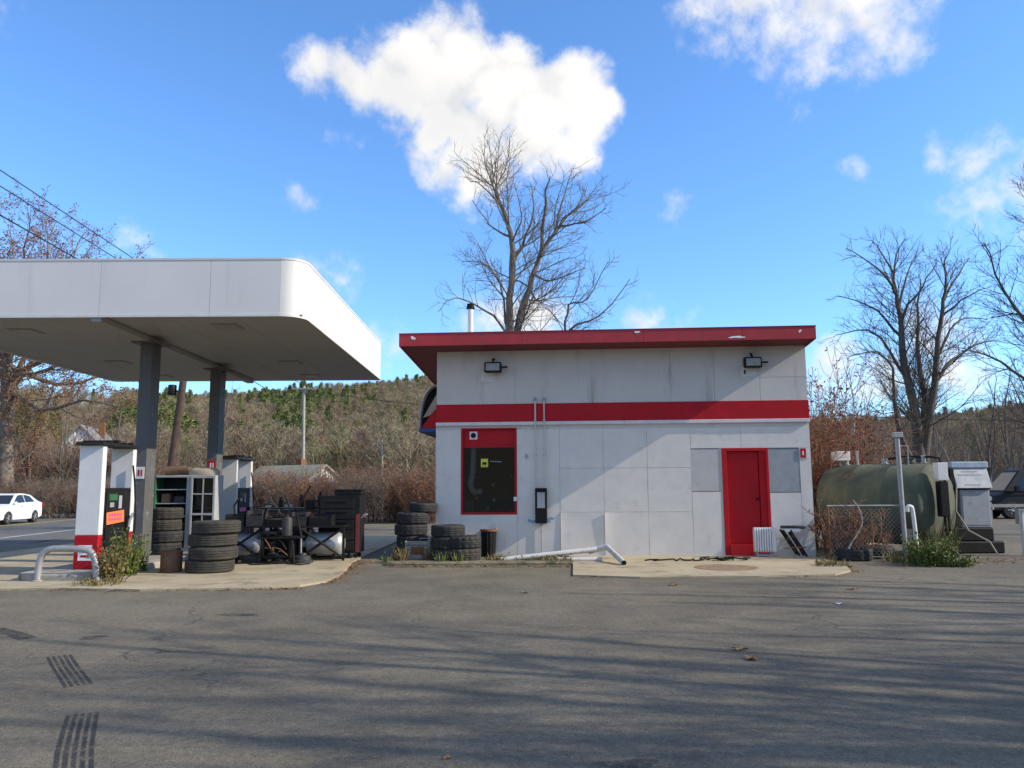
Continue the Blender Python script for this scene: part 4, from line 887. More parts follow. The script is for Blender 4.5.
# folded stool
u, _ = wl(791, 558); st = thing('folding_stool', 'folding stool with grey seat and slanted black legs by the door', 'stool', wp(u, -.32, .03), YAW)
MB().b(-.26, .24, -.12, .14, .62, .69).build('seat', darkgrey, st, bevel=.015); MB().b(-.262, .10, -.135, -.121, .56, .63).build('apron', white, st)
for y in (-.12, .13):
    MB().tube([(-.26, y, .60), (.08, y, .04)], .026, 7).build('leg', blackm, st); MB().tube([(-.10, y, .60), (.24, y, .02)], .026, 7).build('leg', blackm, st)
MB().tube([(-.26, -.15, .20), (.22, -.15, .22)], .012, 6).build('crossbar', rust, st); MB().tube([(.08, -.12, .05), (.08, .13, .05)], .014, 6).build('crossbar', blackm, st)
# white downspout lying along the wall
A = gnd(500, 560, .06); Bp = at(598, 549, 17.95); C = at(607, 547, 17.9); D2 = gnd(624, 563, .07)
pipew = M('chalky_pipe', (.55, .53, .50), .6, var=.1, vs=5, c2=(.32, .29, .24), c2lo=.55, c2hi=.75, c2s=7)
ds = thing('fallen_downspout', 'fallen white downspout pipe with bent elbow along the wall foot', 'pipe', (A.x, A.y, 0))
rel = lambda v: (v.x-A.x, v.y-A.y, v.z)
MB().tube([rel(A), rel(Bp)], .058, 12).build('long_pipe', pipew, ds, smooth=True)
MB().tube([rel(Bp+(Bp-C)*.8), rel(Bp+(C-Bp)*.7), rel(C)], .066, 12).build('elbow', pipew, ds, smooth=True); MB().lathe([(.07, -.05), (.07, .05)], 12, rel(Bp+(Bp-C)*.8), tuple(C-Bp)).build('collar', silver, ds)
MB().tube([rel(C), rel(C*.5+D2*.5), rel(D2)], [.06, .056, .056], 12, caps=False).build('short_pipe', pipew, ds, smooth=True); MB().lathe([(.05, -.004), (0, -.004)], 12, rel(D2), tuple(C-D2)).build('open_end', dark, ds)
a, b_ = gnd(556, 560.5, .06), gnd(602, 559.5, .06); sp_ = thing('short_pipe_length', 'short white pipe length lying between downspout and wall', 'pipe', (a.x, a.y+.15, .061))
MB().tube([(0, 0, 0), (b_.x-a.x, 0, 0)], .055, 12).build('pipe', pipew, sp_, smooth=True)
# black hose along the wall foot
a = gnd(648, 561, .03); hs = thing('black_hose', 'tangled black hose lying before the wall left of the door', 'hose', (a.x, a.y, .044))
rh = random.Random(3); pts = [(.085*k+rh.uniform(-.12, .12), rh.uniform(-.12, .14), .012*(k % 3)) for k in range(22)]; lp, lr = limb(pts, .015, .015, sub=4); MB().tube(lp, .016, 6).build('loop', black, hs, smooth=True)
pts = [(1.15+.05*k+rh.uniform(-.25, .25), rh.uniform(-.14, .16), .02+.015*(k % 3)) for k in range(20)]; lp, lr = limb(pts, .015, .015, sub=4); MB().tube(lp, .016, 6).build('loop', black, hs, smooth=True)
# ribbed bin, crate
a = gnd(488.5, 558); bn = thing('ribbed_bin', 'black ribbed bin with rusty rim against the white wall', 'bin', (a.x, a.y+.2, 0))
n = 36; vs = []; prof = [(.16, .01), (.185, .62)]
for r_, z in prof:
    for k in range(n): q = r_*(1 if k % 3 else .93); vs.append((q*math.cos(6.283*k/n), q*math.sin(6.283*k/n), z))
MB().add(vs, [(k, (k+1) % n, n+(k+1) % n, n+k) for k in range(n)]+[tuple(range(n-1, -1, -1))]).build('body', black, bn)
MB().lathe([(.175, .60), (.2, .60), (.2, .65), (.175, .65)], 24, closed=True).build('rim', rust, bn, smooth=True); MB().tube([(.1, -.05, .6), (.1, -.05, .72), (.13, -.05, .76), (.17, -.05, .74), (.18, -.05, .6)], .009, 6).build('handle', galv, bn)
MB().lathe([(0, .55), (.175, .55)], 20).build('contents', brown, bn)
a = gnd(417.5, 560); cr = thing('plastic_crate', 'grey weathered crate standing before the corner tyres', 'crate', (a.x, a.y+.2, 0))
MB().b(-.29, -.27, -.2, .2, 0, .42).b(.27, .29, -.2, .2, 0, .42).b(-.27, .27, .18, .2, 0, .42).b(-.27, .27, -.2, .2, 0, .03).build('sides', greyb, cr, bevel=.006)
for k in range(4): MB().b(-.269, .269, -.2, -.182, .031+.1*k, .12+.1*k).build('slat', oldconc, cr, bevel=.008)
MB().b(-.15, .15, -.204, -.201, .12, .3).build('reddish_label', rust, cr)
MB().tube([(.05, -.21, .41), (.05, -.21, .48), (.25, -.21, .48), (.25, -.21, .41)], .01, 6).build('handle', galv, cr)

# kerb line before the wall
k0, k1 = gnd(385, 566), gnd(573, 565)
kb = MB().prism([(k0.x, k0.y), (k1.x, k1.y-.05), (k1.x, k1.y+.32), (k0.x, k0.y+.35)], -.05, .075).build('kerb', M('mossy_kerb', (.20, .165, .105), .95, var=.3, vs=3, bump=.6, bs=30, c2=(.07, .075, .03), c2lo=.45, c2hi=.65, c2s=4), None, bevel=.03); tag(kb, kind='structure')
wallbed = sheet('planting_strip', [(k0.x-.1, k0.y+.36), (k1.x-.02, k1.y+.33), (k1.x, 18.9), (-2.8, 19.6)], .02, soil, h=.1)

# ------------------------------------------------------------------ right of the building
e1 = Vector((9.95, 18.95, 1.17)); ax = Vector((-.62, .785, 0)).normalized(); TR = .97; TL = 2.5
tk = thing('oil_storage_tank', 'large weathered green steel storage tank lying beside the building', 'tank', (e1.x, e1.y, 0))
c0 = (0, 0, 1.17)
MB().lathe([(0, -.17), (.35, -.155), (.65, -.11), (.86, -.05), (TR-.01, .02), (TR, .05), (TR, .85), (TR+.006, .86), (TR+.006, .89), (TR, .90), (TR, 1.7), (TR+.006, 1.71), (TR+.006, 1.74), (TR, 1.75), (TR, TL), (.86, TL+.09), (.6, TL+.16), (0, TL+.2)], 48, c0, tuple(ax)).build('shell', greent, tk, smooth=True)
side = Vector((-ax.y, ax.x, 0))
for dd in (.35, 2.1):
    q = ax*dd; s2 = side*.85; h2 = ax*.12
    pl = [q-s2-h2, q+s2-h2, q+s2+h2, q-s2+h2]; MB().hexa([(v.x, v.y, 0) for v in pl]+[(v.x, v.y, .62) for v in pl]).build('saddle', oldconc, tk)
def top(dd, off=0): v = ax*dd + side*off; return Vector((v.x, v.y, 1.17+math.sqrt(max(.01, TR*TR-off*off))))
for dd, h2, r2 in ((.25, .14, .05), (.6, .1, .12), (1.2, .08, .06), (1.9, .30, .03), (2.2, .12, .06)):
    t0 = top(dd); MB().lathe([(r2*1.5, -.03), (r2*1.5, .02), (r2, .02), (r2, h2), (r2*1.2, h2), (r2*1.2, h2+.04), (0, h2+.05)], 12, tuple(t0)).build('tank_fitting', galv if r2 < .1 else greent, tk, smooth=True)
pts = [top(1.1)+Vector((0, 0, .12)), top(.7)+Vector((0, 0, .16)), top(.1)+Vector((0, 0, .14)), top(-.12)+Vector((0, 0, .1)), top(-.2)+Vector((0, 0, -.4)), top(-.24)+Vector((0, 0, -1.6))]
MB().tube([tuple(p) for p in pts], .03, 8).build('fuel_line', blackm, tk, smooth=True)
q = top(-.2, .35); MB().b(q.x-.13, q.x+.10, q.y-.28, q.y-.06, 1.72, 2.12).build('valve_case', white, tk, bevel=.01); MB().b(q.x-.10, q.x+.10, q.y-.27, q.y-.05, .9, 1.7).build('pump_motor', blackm, tk, bevel=.02)
MB().tube([(q.x+.02, q.y-.16, .9), (q.x+.04, q.y-.16, .3), (q.x+.18, q.y-.3, .05)], .035, 8).build('suction_pipe', blackm, tk)
p = top(2.25, .2); wbx = MB().b(p.x-.17, p.x+.2, p.y-.16, p.y+.16, p.z+.12, p.z+.36).build('gauge_box', white, tk, bevel=.015); MB().tube([(p.x, p.y, p.z-.05), (p.x, p.y, p.z+.12)], .03, 6).build('gauge_pipe', galv, tk)

dullw = M('dull_wire', (.26, .25, .23), .6, metal=.3, var=.3, vs=8)
fe = thing('chain_link_fence', 'short chain link fence panel with grey posts before the green tank', 'fence', (6.90, 17.75, 0))
FW, FH = 1.65, 1.17
MB().tube([(FW, 0, -.1), (FW-.02, 0, 2.65)], .05, 10).build('tall_post', galv, fe, smooth=True); MB().tube([(.02, 0, -.1), (0, 0, FH)], .025, 8).build('post', rust, fe, smooth=True)
MB().tube([(-.02, 0, FH), (FW, 0, FH)], .022, 8).build('top_rail', dullw, fe, smooth=True); MB().tube([(0, 0, .07), (FW, 0, .07)], .006, 5).build('tension_wire', galv, fe)
wires = []; dw = .095
for s in (1, -1):
    x = -FH
    while x < FW+FH:
        a, b_ = (x, .05), (x+FH*.9, FH)
        lo = max(0, -x/(FH*.9)) if s > 0 else max(0, (x+FH*.9-FW)/(FH*.9) if x+FH*.9 > FW else 0)
        # clip the diagonal to the panel
        pts = []
        for t in (0, 1):
            pts.append([x+FH*.9*t, .06+(FH-.06)*t])
        (xa, za_), (xb, zb2) = pts
        if xb > 0 and xa < FW:
            if xa < 0: t = -xa/(xb-xa); za_ += (zb2-za_)*t; xa = 0
            if xb > FW: t = (FW-xa)/(xb-xa); zb2 = za_+(zb2-za_)*t; xb = FW
            if s < 0: xa, xb = FW-xa, FW-xb
            wires.append(([(xa, .004*s, za_), ((xa+xb)/2, -.004*s, (za_+zb2)/2), (xb, .004*s, zb2)], [.0035]*3, 3))
        x += dw
V, Q = tubes(wires); o = npmesh('wire_mesh', V, Q, dullw, fe); o['kind'] = 'stuff'
MB().b(FW-.11, FW+.09, -.06, .06, 2.66, 2.78).build('post_lamp', galv, fe, bevel=.01)
MB().tube([(FW+.02, .05, 2.1), (FW+.02, .05, 2.48), (FW+.22, .05, 2.48), (FW+.22, .05, 2.05)], .018, 6).build('pipe_bracket', galv, fe)
cn = gnd(917, 562); bo = thing('bent_white_pipe', 'white cane shaped pipe post standing in green weeds', 'post', (cn.x, cn.y, 0))
pts, rr_ = limb([(.03, 0, -.1), (.01, 0, .6), (-.02, 0, 1.08), (-.06, 0, 1.16), (-.12, 0, 1.15), (-.13, 0, 1.05)], .042, .042, sub=4); MB().tube(pts, .042, 10).build('pipe', white, bo, smooth=True); MB().lathe([(.07, 0), (.07, .03), (.042, .04)], 12, (.03, 0, 0)).build('footing', oldconc, bo)
cn = gnd(1024, 556); bo = thing('square_white_post', 'white steel post with hooked top at the right picture edge', 'post', (cn.x+.06, cn.y, 0))
MB().b(-.06, .06, -.06, .06, -.05, 1.02).build('shaft', white, bo, bevel=.01); MB().b(-.14, .08, -.08, .08, 1.021, 1.06).b(-.14, -.11, -.08, .08, .72, 1.02).build('hook', galv, bo)
# the old dispenser
od = thing('old_fuel_dispenser', 'old grey fuel dispenser with tilted pale head on black plinth', 'fuel pump', (11.05, 19.6, 0), .02)
MB().b(-.62, .62, -.3, .4, 0, .28).b(-.55, .42, -.24, .36, .28, .60).build('plinth', blackm, od, bevel=.03)
bd = MB().b(-.30, .42, -.18, .28, .601, 1.50).build('body', greyb, od, bevel=.015); MB().b(-.26, .38, -.19, -.181, .66, 1.46).build('front_panel', greyb, bd, bevel=.004)
hd = MB().hexa([(-.40, -.26, 1.53), (.46, -.26, 1.53), (.46, .34, 1.53), (-.40, .34, 1.53), (-.44, -.14, 2.02), (.42, -.14, 2.02), (.42, .34, 2.02), (-.44, .34, 2.02)]).build('head', silver, od, bevel=.015)
MB().b(-.46, .45, -.17, .37, 2.021, 2.17).build('top_box', M('pale_blue_paint', (.36, .44, .52), .6, var=.2, vs=6), od, bevel=.015); MB().b(-.31, .43, -.2, .29, 1.501, 1.529).build('neck', black, od)
def hp(x, z, o): f_ = (z-1.53)/.49; return (x-.04*f_, -.26+.12*f_-o, z)
for zz, w2 in ((1.60, .4), (1.84, .62), (1.92, .4)):
    MB().add([hp(-w2/2, zz, .003), hp(w2/2, zz, .003), hp(w2/2, zz+.025, .003), hp(-w2/2, zz+.025, .003)], [(0, 1, 2, 3)]).build('scratched_band', greyb, hd)
MB().tube([(-.42, -.26, 1.6), (-.5, -.3, 1.0), (-.35, -.5, .55), (-.02, -.75, .30), (.08, -.85, .02)], .018, 7).build('hose', tan, od, smooth=True)
MB().b(-.52, -.44, -.22, .2, .8, 2.0).build('hose_mast', blackm, od)

# ------------------------------------------------------------------ vehicles
def car(name, label, cat, prof, glassp, side, L, W, wheels, paint, loc, rz, wr=.32):
    """prof: lower body outline (x,z); glassp: cabin outline; length axis x, front at +x"""
    t = thing(name, label, cat, loc, rz)
    xs = [a for a, b in prof]; x0, x1 = min(xs), max(xs)
    def wid(x): f = (x-x0)/(x1-x0); return W/2*(1-.16*abs(2*f-1)**5)
    mb = MB(); n = len(prof); rows = []
    lev = [(-1, 1.0), (-.86, .0), (.86, .0), (1, 1.0)]
    vs = []
    for sgn, ins_ in lev:
        for x, z in prof:
            zz = z - (.05*ins_ if z > .5 else -.02*ins_); vs.append((x*(1-.012*ins_), sgn*wid(x), zz))
    fs = [tuple(range(n)), tuple(range(4*n-1, 3*n-1, -1))]
    for r_ in range(3): fs += [(r_*n+i, r_*n+(i+1) % n, (r_+1)*n+(i+1) % n, (r_+1)*n+i) for i in range(n)]
    body = mb.add(vs, fs).build('body', paint, t, smooth=True)
    gn = len(glassp); zmin = min(b for a, b in glassp); zmax = max(b for a, b in glassp); vs = []
    for sgn in (-1, 1):
        for x, z in glassp: f = (z-zmin)/(zmax-zmin); vs.append((x, sgn*(W/2*.93-(W*.13)*f), z))
    cabin = MB().add(vs, [tuple(range(gn)), tuple(range(2*gn-1, gn-1, -1))]+[(i, (i+1) % gn, gn+(i+1) % gn, gn+i) for i in range(gn)]).build('cabin', paint, t, bevel=.04, seg=2)
    for k, poly in enumerate(side):
        for sgn in (-1, 1):
            q = []
            for x, z in poly: f = (z-zmin)/(zmax-zmin); q.append((x, sgn*(W/2*.93-(W*.13)*f+.006), z))
            MB().add(q, [tuple(range(len(q)))]).build('side_window', cgl, cabin)
    for a, b_, nm in ((glassp[0], glassp[1], 'rear_window'), (glassp[-1], glassp[-2], 'windscreen')):
        pa, pb = Vector((a[0], 0, a[1])), Vector((b_[0], 0, b_[1])); d = (pb-pa); nrm = Vector((-d.z, 0, d.x)).normalized()*(.008 if nm == 'rear_window' else -.008)
        A_, B_ = pa+d*.08+nrm, pa+d*.9+nrm; wA = W/2*.93-(W*.13)*.08-.07; wB = W/2*.93-W*.13*.9-.06
        MB().add([(A_.x, -wA, A_.z), (A_.x, wA, A_.z), (B_.x, wB, B_.z), (B_.x, -wB, B_.z)], [(0, 1, 2, 3)]).build(nm, cgl, cabin)
    for x in wheels:
        for sgn in (-1, 1):
            y = sgn*(W/2-.10); c = (x, y, wr)
            wh = MB().lathe([(wr*.6, -.1), (wr*.92, -.105), (wr, -.07), (wr, .07), (wr*.92, .105), (wr*.6, .1)], 26, c, (0, 1, 0)).build('wheel', rubber, t, smooth=True)
            rm = MB().lathe([(wr*.62, .02*sgn), (wr*.62, .085*sgn), (wr*.55, .07*sgn), (wr*.2, .075*sgn), (0, .08*sgn)], 20, c, (0, 1, 0)).build('rim', greyb, wh, smooth=True)
            for k in range(5):
                a = 6.283*k/5; MB().tube([(c[0], y+sgn*.088, c[2]), (c[0]+wr*.55*math.cos(a), y+sgn*.092, c[2]+wr*.55*math.sin(a))], .022, 6).build('spoke', silver, wh)
            MB().lathe([(wr*1.16, -.012), (wr*1.16, .012), (0, .012)], 24, (x, sgn*(W/2-.225), wr), (0, 1, 0)).build('wheel_well', dark, t)
    return t, body, cabin
cgl = M('car_window', (.02, .025, .03), .08, var=.1); carw = M('white_car_paint', (.78, .78, .79), .25, var=.02)
def arch(x, r, n=9): return [(x+r*math.cos(math.pi*(1-k/n)), .32+r*math.sin(math.pi*(1-k/n))*1.0) for k in range(n+1)]
fx, rx_ = 1.36, -1.30
prof = [(-2.25, .30), (rx_-.40, .22)] + arch(rx_, .37) + [(rx_+.40, .20), (fx-.40, .20)] + arch(fx, .37) + [(fx+.42, .22), (2.15, .20), (2.27, .30), (2.30, .52), (2.26, .66), (2.12, .76), (1.7, .86), (1.05, .94), (.95, .95), (-1.35, .99), (-1.75, 1.03), (-2.15, 1.05), (-2.27, .98), (-2.30, .70), (-2.32, .48)]
gl_ = [(-1.95, 1.0), (-1.20, 1.40), (-.65, 1.465), (-.1, 1.48), (.22, 1.44), (1.12, .93)]
sw = [[(-1.38, 1.05), (-1.06, 1.33), (-.75, 1.39), (-.42, 1.405), (-.42, 1.03)], [(-.36, 1.03), (-.36, 1.405), (.0, 1.40), (.20, 1.37), (.82, 1.0)]]
cpos = gnd(33, 520.5); rz_car = math.atan2(-1, .105)
ct, cb_, cc = car('parked_sedan', 'white sedan car on the road at the left edge', 'car', prof, gl_, sw, 4.6, 1.78, (rx_, fx), carw, (roadx(40)-6.5, 40.2, 0), rz_car)
ct.name = 'sedan_car'
for s in (-1, 1):
    MB().add([(2.24, s*.50, .60), (2.20, s*.80, .62), (2.02, s*.845, .74), (2.10, s*.55, .73)], [(0, 1, 2, 3)]).build('headlight', silver, ct); MB().b(.72, .90, s*.90-.06, s*.90+.06, .96, 1.08).build('mirror', carw, ct, bevel=.02)
    MB().b(-2.29, -2.18, s*.72-.12, s*.72+.12, .82, .96).build('tail_light', red, ct); MB().b(-.05, .12, s*.892-.012, s*.892+.012, .86, .89).build('door_handle', carw, ct); MB().b(-1.08, -.92, s*.892-.012, s*.892+.012, .88, .91).build('door_handle', carw, ct)
MB().b(2.285, 2.312, -.5, .5, .50, .62).build('grille', black, ct); MB().b(2.27, 2.30, -.62, .62, .26, .40).build('lower_grille', black, ct)
def arch2(x, r=.44, n=9): return [(x+r*math.cos(math.pi*(1-k/n)), .40+r*math.sin(math.pi*(1-k/n))) for k in range(n+1)]
profp = [(-2.55, .45), (-2.1, .35)] + arch2(-1.55) + [(-1.05, .33), (1.15, .33)] + arch2(1.65) + [(2.15, .35), (2.62, .42), (2.70, .8), (2.60, 1.12), (1.9, 1.28), (-2.55, 1.32), (-2.62, .9)]
glp = [(-2.58, 1.29), (-2.48, 2.30), (-2.2, 2.42), (.7, 2.42), (1.0, 2.34), (1.95, 1.27)]
swp = [[(-2.40, 1.42), (-2.36, 2.12), (-1.3, 2.16), (-1.3, 1.42)], [(-1.2, 1.42), (-1.2, 2.16), (-.1, 2.16), (-.1, 1.42)], [(0.0, 1.40), (0.0, 2.16), (.78, 2.14), (1.42, 1.40)]]
dk = M('dark_car_paint', (.010, .011, .014), .5, var=.1, spec=.25)
pt, pb, pcab = car('parked_van', 'dark van parked beyond the old dispenser at the right picture edge', 'van', profp, glp, swp, 5.3, 1.95, (-1.55, 1.65), dk, (26.1, 40.5, 0), R(178), .40)
for s_ in (-1, 1): MB().b(2.55, 2.69, s_*.72-.18, s_*.72+.18, .86, 1.06).build('headlight', silver, pt); MB().b(1.3, 1.45, s_*1.05-.1, s_*1.05+.1, 1.32, 1.55).build('mirror', dk, pt); MB().b(-2.64, -2.56, s_*.82-.08, s_*.82+.08, .9, 1.25).build('tail_light', dred, pt)
MB().b(2.62, 2.72, -.5, .5, .7, .95).build('grille', black, pt); MB().b(2.5, 2.76, -.95, .95, .42, .60).build('bumper', silver, pt); MB().b(-2.68, -2.5, -.95, .95, .42, .58).build('bumper', silver, pt)
rl = thing('low_rail', 'low weathered wooden rail before the dark van', 'rail', (21.5, 36.5, 0))
for x in (0, 2.2, 4.4, 6.6): MB().b(x-.07, x+.07, -.07, .07, -.1, .85).build('post', poleg, rl)
MB().b(-.3, 6.9, -.11, -.071, .62, .76).build('board', poleg, rl)

# ------------------------------------------------------------------ poles and wires
def pole(name, label, base, topp, r0, r1, mat, arms=()):
    t = thing(name, label, 'utility pole', tuple(base)); d = Vector(topp)-Vector(base)
    MB().tube([tuple(d*(-.02)), tuple(d*.5), tuple(d)], [r0, (r0+r1)/2, r1], 12).build('shaft', mat, t, smooth=True)
    for (z, L) in arms:
        f = z/d.z; a = MB().b(d.x*f-L/2, d.x*f+L/2, d.y*f-r0-.06, d.y*f-r0+.06, z-.06, z+.06).build('crossarm', mat, t)
        for k in (-1, -.4, .4, 1): MB().lathe([(.03, 0), (.05, .05), (.035, .1), (.05, .13), (0, .15)], 8, (d.x*f+k*L*.46, d.y*f-r0, z+.06)).build('insulator', greyb, a)
    return t, d
pb_ = at(163, 524.5, 35); pb_.z = 0; ptp = at(196, 290, 35)
lp1, d1 = pole('leaning_pole', 'leaning dark wooden utility pole behind the canopy', pb_, ptp, .19, .13, polew, ((ptp.z-.5, 2.2),))
MB().lathe([(.16, 0), (.18, .03), (.18, .42), (.16, .45), (0, .46)], 14, (d1.x*.56-.42, d1.y*.56, 5.75)).build('transformer', blackm, lp1, smooth=True); MB().b(d1.x*.56-.3, d1.x*.56, -.04, .04, 5.9, 5.95).build('bracket', blackm, lp1)
g0 = at(303, 488, 67); g0.z = 0; g1 = at(304, 386, 67)
gp2, d2_ = pole('grey_pole', 'tall straight grey utility pole rising behind the white shed', g0, g1, .17, .12, poleg, ((g1.z-.25, 2.0),))
f0 = at(382, 500, 150); f0.z = -.05; f1 = at(382, 440, 150); pole('far_pole', 'far pale utility pole standing before the wooded hill', f0, f1, .17, .13, poleg, ((f1.z-.6, 3.0),))
r0_ = at(856, 500, 45); r0_.z = 0; r1_ = at(853, 414, 45); pole('pale_pole', 'short pale utility pole behind the green tank', r0_, r1_, .13, .10, poleg)
def cable(label, a, b_, sag, r=.014):
    a, b_ = Vector(a), Vector(b_); pts = [a.lerp(b_, k/24)-Vector((0, 0, sag*4*(k/24)*(1-k/24))) for k in range(25)]
    t = thing('power_line', label, 'wire', tuple(a)); MB().tube([tuple(q-a) for q in pts], r, 5).build('cable', wire, t)
ends = []
for lb, fa, ne, r_ in (('upper power line crossing the sky above the canopy corner', (190, 296), (0, 170), .016), ('second power line just below the upper one over the canopy', (181, 299), (0, 186), .016), ('lowest power line passing before the big left tree', (172, 313), (0, 215), .022)):
    a = at(*fa, 35); b_ = at(*ne, 21.5); e_ = a + (b_-a)*2.6; ends.append(e_); cable(lb, a, e_, .0, r_)
em = sum(ends, Vector())/3; n0 = Vector((em.x, em.y, 0)); npo, dn_ = pole('near_pole', 'wooden utility pole beside the road behind the viewer', n0, Vector((em.x, em.y, em.z+1.2)), .19, .13, polew, ((em.z, 2.2),))
cable('power line from leaning pole to grey pole, upper', at(197, 286, 35)+Vector((.5, 0, -.4)), g1+Vector((.5, 0, -.1)), .7, .02)
cable('power line from leaning pole to grey pole, lower', at(197, 286, 35)+Vector((-.3, 0, -1.9)), g1+Vector((-.3, 0, -1.2)), .7, .025)
cable('service wire from the grey pole past the building', g1+Vector((0, 0, -.3)), r1_+Vector((0, 0, -.1)), .9, .022)
cable('power line running from the grey pole to the far pole', g1+Vector((-.3, 0, -.1)), f1+Vector((0, 0, -.4)), 1.2, .03)
cable('wire stretched from the pale pole to the right', r1_+Vector((0, 0, -.1)), Vector((40, 40, 5.6)), .5, .02)

# ------------------------------------------------------------------ houses
def house(label, x, y, rz, W, D, h, hr, wallm, roofm_, wins):
    t = thing('house', label, 'house', (x, y, -.05), rz)
    MB().prism([(-W/2, 0), (W/2, 0), (W/2, h), (0, h+hr), (-W/2, h)], -D/2, D/2, lambda a, b, d: (a, d, b)).build('wall', wallm, t)
    rf = MB()
    for s in (-1, 1):
        e = .35; xe = W/2+e; ze = h-hr*e/(W/2)
        rf.hexa([(0, -D/2-.3, h+hr+.02), (s*xe, -D/2-.3, ze+.02), (s*xe, D/2+.3, ze+.02), (0, D/2+.3, h+hr+.02), (0, -D/2-.3, h+hr+.18), (s*xe, -D/2-.3, ze+.16), (s*xe, D/2+.3, ze+.16), (0, D/2+.3, h+hr+.18)])
    rf = rf.build('roof', roofm_, t); MB().b(W*.12, W*.12+.6, -.3, .3, h+hr*.5, h+hr+.7).build('chimney', rust, rf)
    for (a, z) in wins:
        wn = MB().b(a-.45, a+.45, -D/2-.04, -D/2-.005, z, z+1.3).build('window', clap, t); MB().b(a-.36, a+.36, -D/2-.055, -D/2-.045, z+.08, z+.62).build('pane', dark, wn); MB().b(a-.36, a+.36, -D/2-.055, -D/2-.045, z+.68, z+1.22).build('pane', dark, wn)
    for k in range(2): wn = MB().b(W/2+.005, W/2+.04, -D*.25+k*D*.5-.45, -D*.25+k*D*.5+.45, .9, 2.2).build('window', clap, t); MB().b(W/2+.045, W/2+.055, -D*.25+k*D*.5-.36, -D*.25+k*D*.5+.36, 1.0, 2.1).build('pane', dark, wn)
    return t
house('white two storey house half hidden behind the bare left trees', -45.2, 86, R(14), 5.4, 9, 5.4, 2.8, clap, roofm, ((-1.8, 1.0), (1.8, 1.0), (-1.8, 3.4), (1.8, 3.4), (0, 5.4)))
house('small white shed with olive shingle roof below the wooded hill', -18.0, 66, R(62), 5.0, 6.5, 2.1, 1.35, clap, shingle, ((0, .6),))
sg = at(46, 500, 62); rs = thing('roadside_sign', 'small pale blue sign board on two posts at the left', 'sign', (sg.x, sg.y, 0)); MB().b(-.5, .5, -.03, .03, 1.1, 3.0).build('board', M('pale_blue_board', (.40, .47, .55), .5), rs); MB().b(-.45, -.35, .031, .1, -.1, 2.9).build('post', poleg, rs); MB().b(.35, .45, .031, .1, -.1, 2.9).build('post', poleg, rs)

# ------------------------------------------------------------------ trees
def lim(pxs, Y, r0, r1, origin, seed=0, dy=0.0, wob=.04):
    """limb through picture points at depth Y (drifting by dy), local to origin"""
    rg = random.Random(seed); P = []
    for i, (x, y) in enumerate(pxs):
        p = at(x, y, Y + dy*i/max(1, len(pxs)-1)); P.append((p.x-origin.x, p.y-origin.y, p.z))
    return limb(P, r0, r1, rg, wob)
# tree behind the building
o1 = at(513, 480, 31); o1.z = 0
L = [lim([(511, 505), (510, 420), (509, 331), (511.6, 283), (510, 234), (498, 198), (493, 186), (490, 174)], 31, .27, .02, o1, 1),
     lim([(514, 470), (516, 380), (518, 331), (529, 288), (540, 258), (554, 234), (573, 212), (592, 198)], 31, .25, .02, o1, 2, .8),
     lim([(513, 268), (517, 255), (529, 226), (535, 204), (531, 184)], 31, .10, .015, o1, 3, 1.2), lim([(541, 256), (544, 212), (546, 190), (550, 176)], 31.4, .09, .015, o1, 4, -1.0),
     lim([(535, 274), (545, 281), (562, 277), (586, 268)], 31.3, .06, .012, o1, 5, -1), lim([(529, 290), (541, 303), (556, 292), (570, 276)], 31.2, .05, .012, o1, 6, 1),
     lim([(520, 420), (555, 350), (565, 331), (570, 305), (587, 299), (608, 262)], 30.6, .10, .012, o1, 7, -1), lim([(562, 338), (575, 325), (600, 316), (630, 279)], 30.2, .07, .012, o1, 8, -1.5),
     lim([(509, 236), (497, 231), (486, 220), (472, 200)], 31, .06, .012, o1, 9, 1.5), lim([(556, 231), (565, 192), (574, 168)], 31.6, .06, .012, o1, 10, 1.0), lim([(560, 226), (585, 222), (606, 208)], 31.6, .05, .012, o1, 14, -1.0),
     lim([(508, 350), (500, 322), (475, 305), (453, 298), (438, 312)], 30.6, .07, .012, o1, 11, -1.5), lim([(508, 330), (503, 300), (498, 277), (478, 262), (462, 262)], 31, .06, .012, o1, 12, 1), lim([(510, 245), (521, 222), (518, 196)], 31, .05, .012, o1, 13, -1.6), lim([(501, 205), (482, 186), (470, 182)], 31, .045, .012, o1, 15, -1.2), lim([(495, 190), (506, 180), (509, 170)], 31, .04, .012, o1, 16, 1.0)]
make_tree('bare_tree', 'tall bare tree with two leaning stems rising behind the building', L, 21, (o1.x, o1.y, 0), bark, twig)
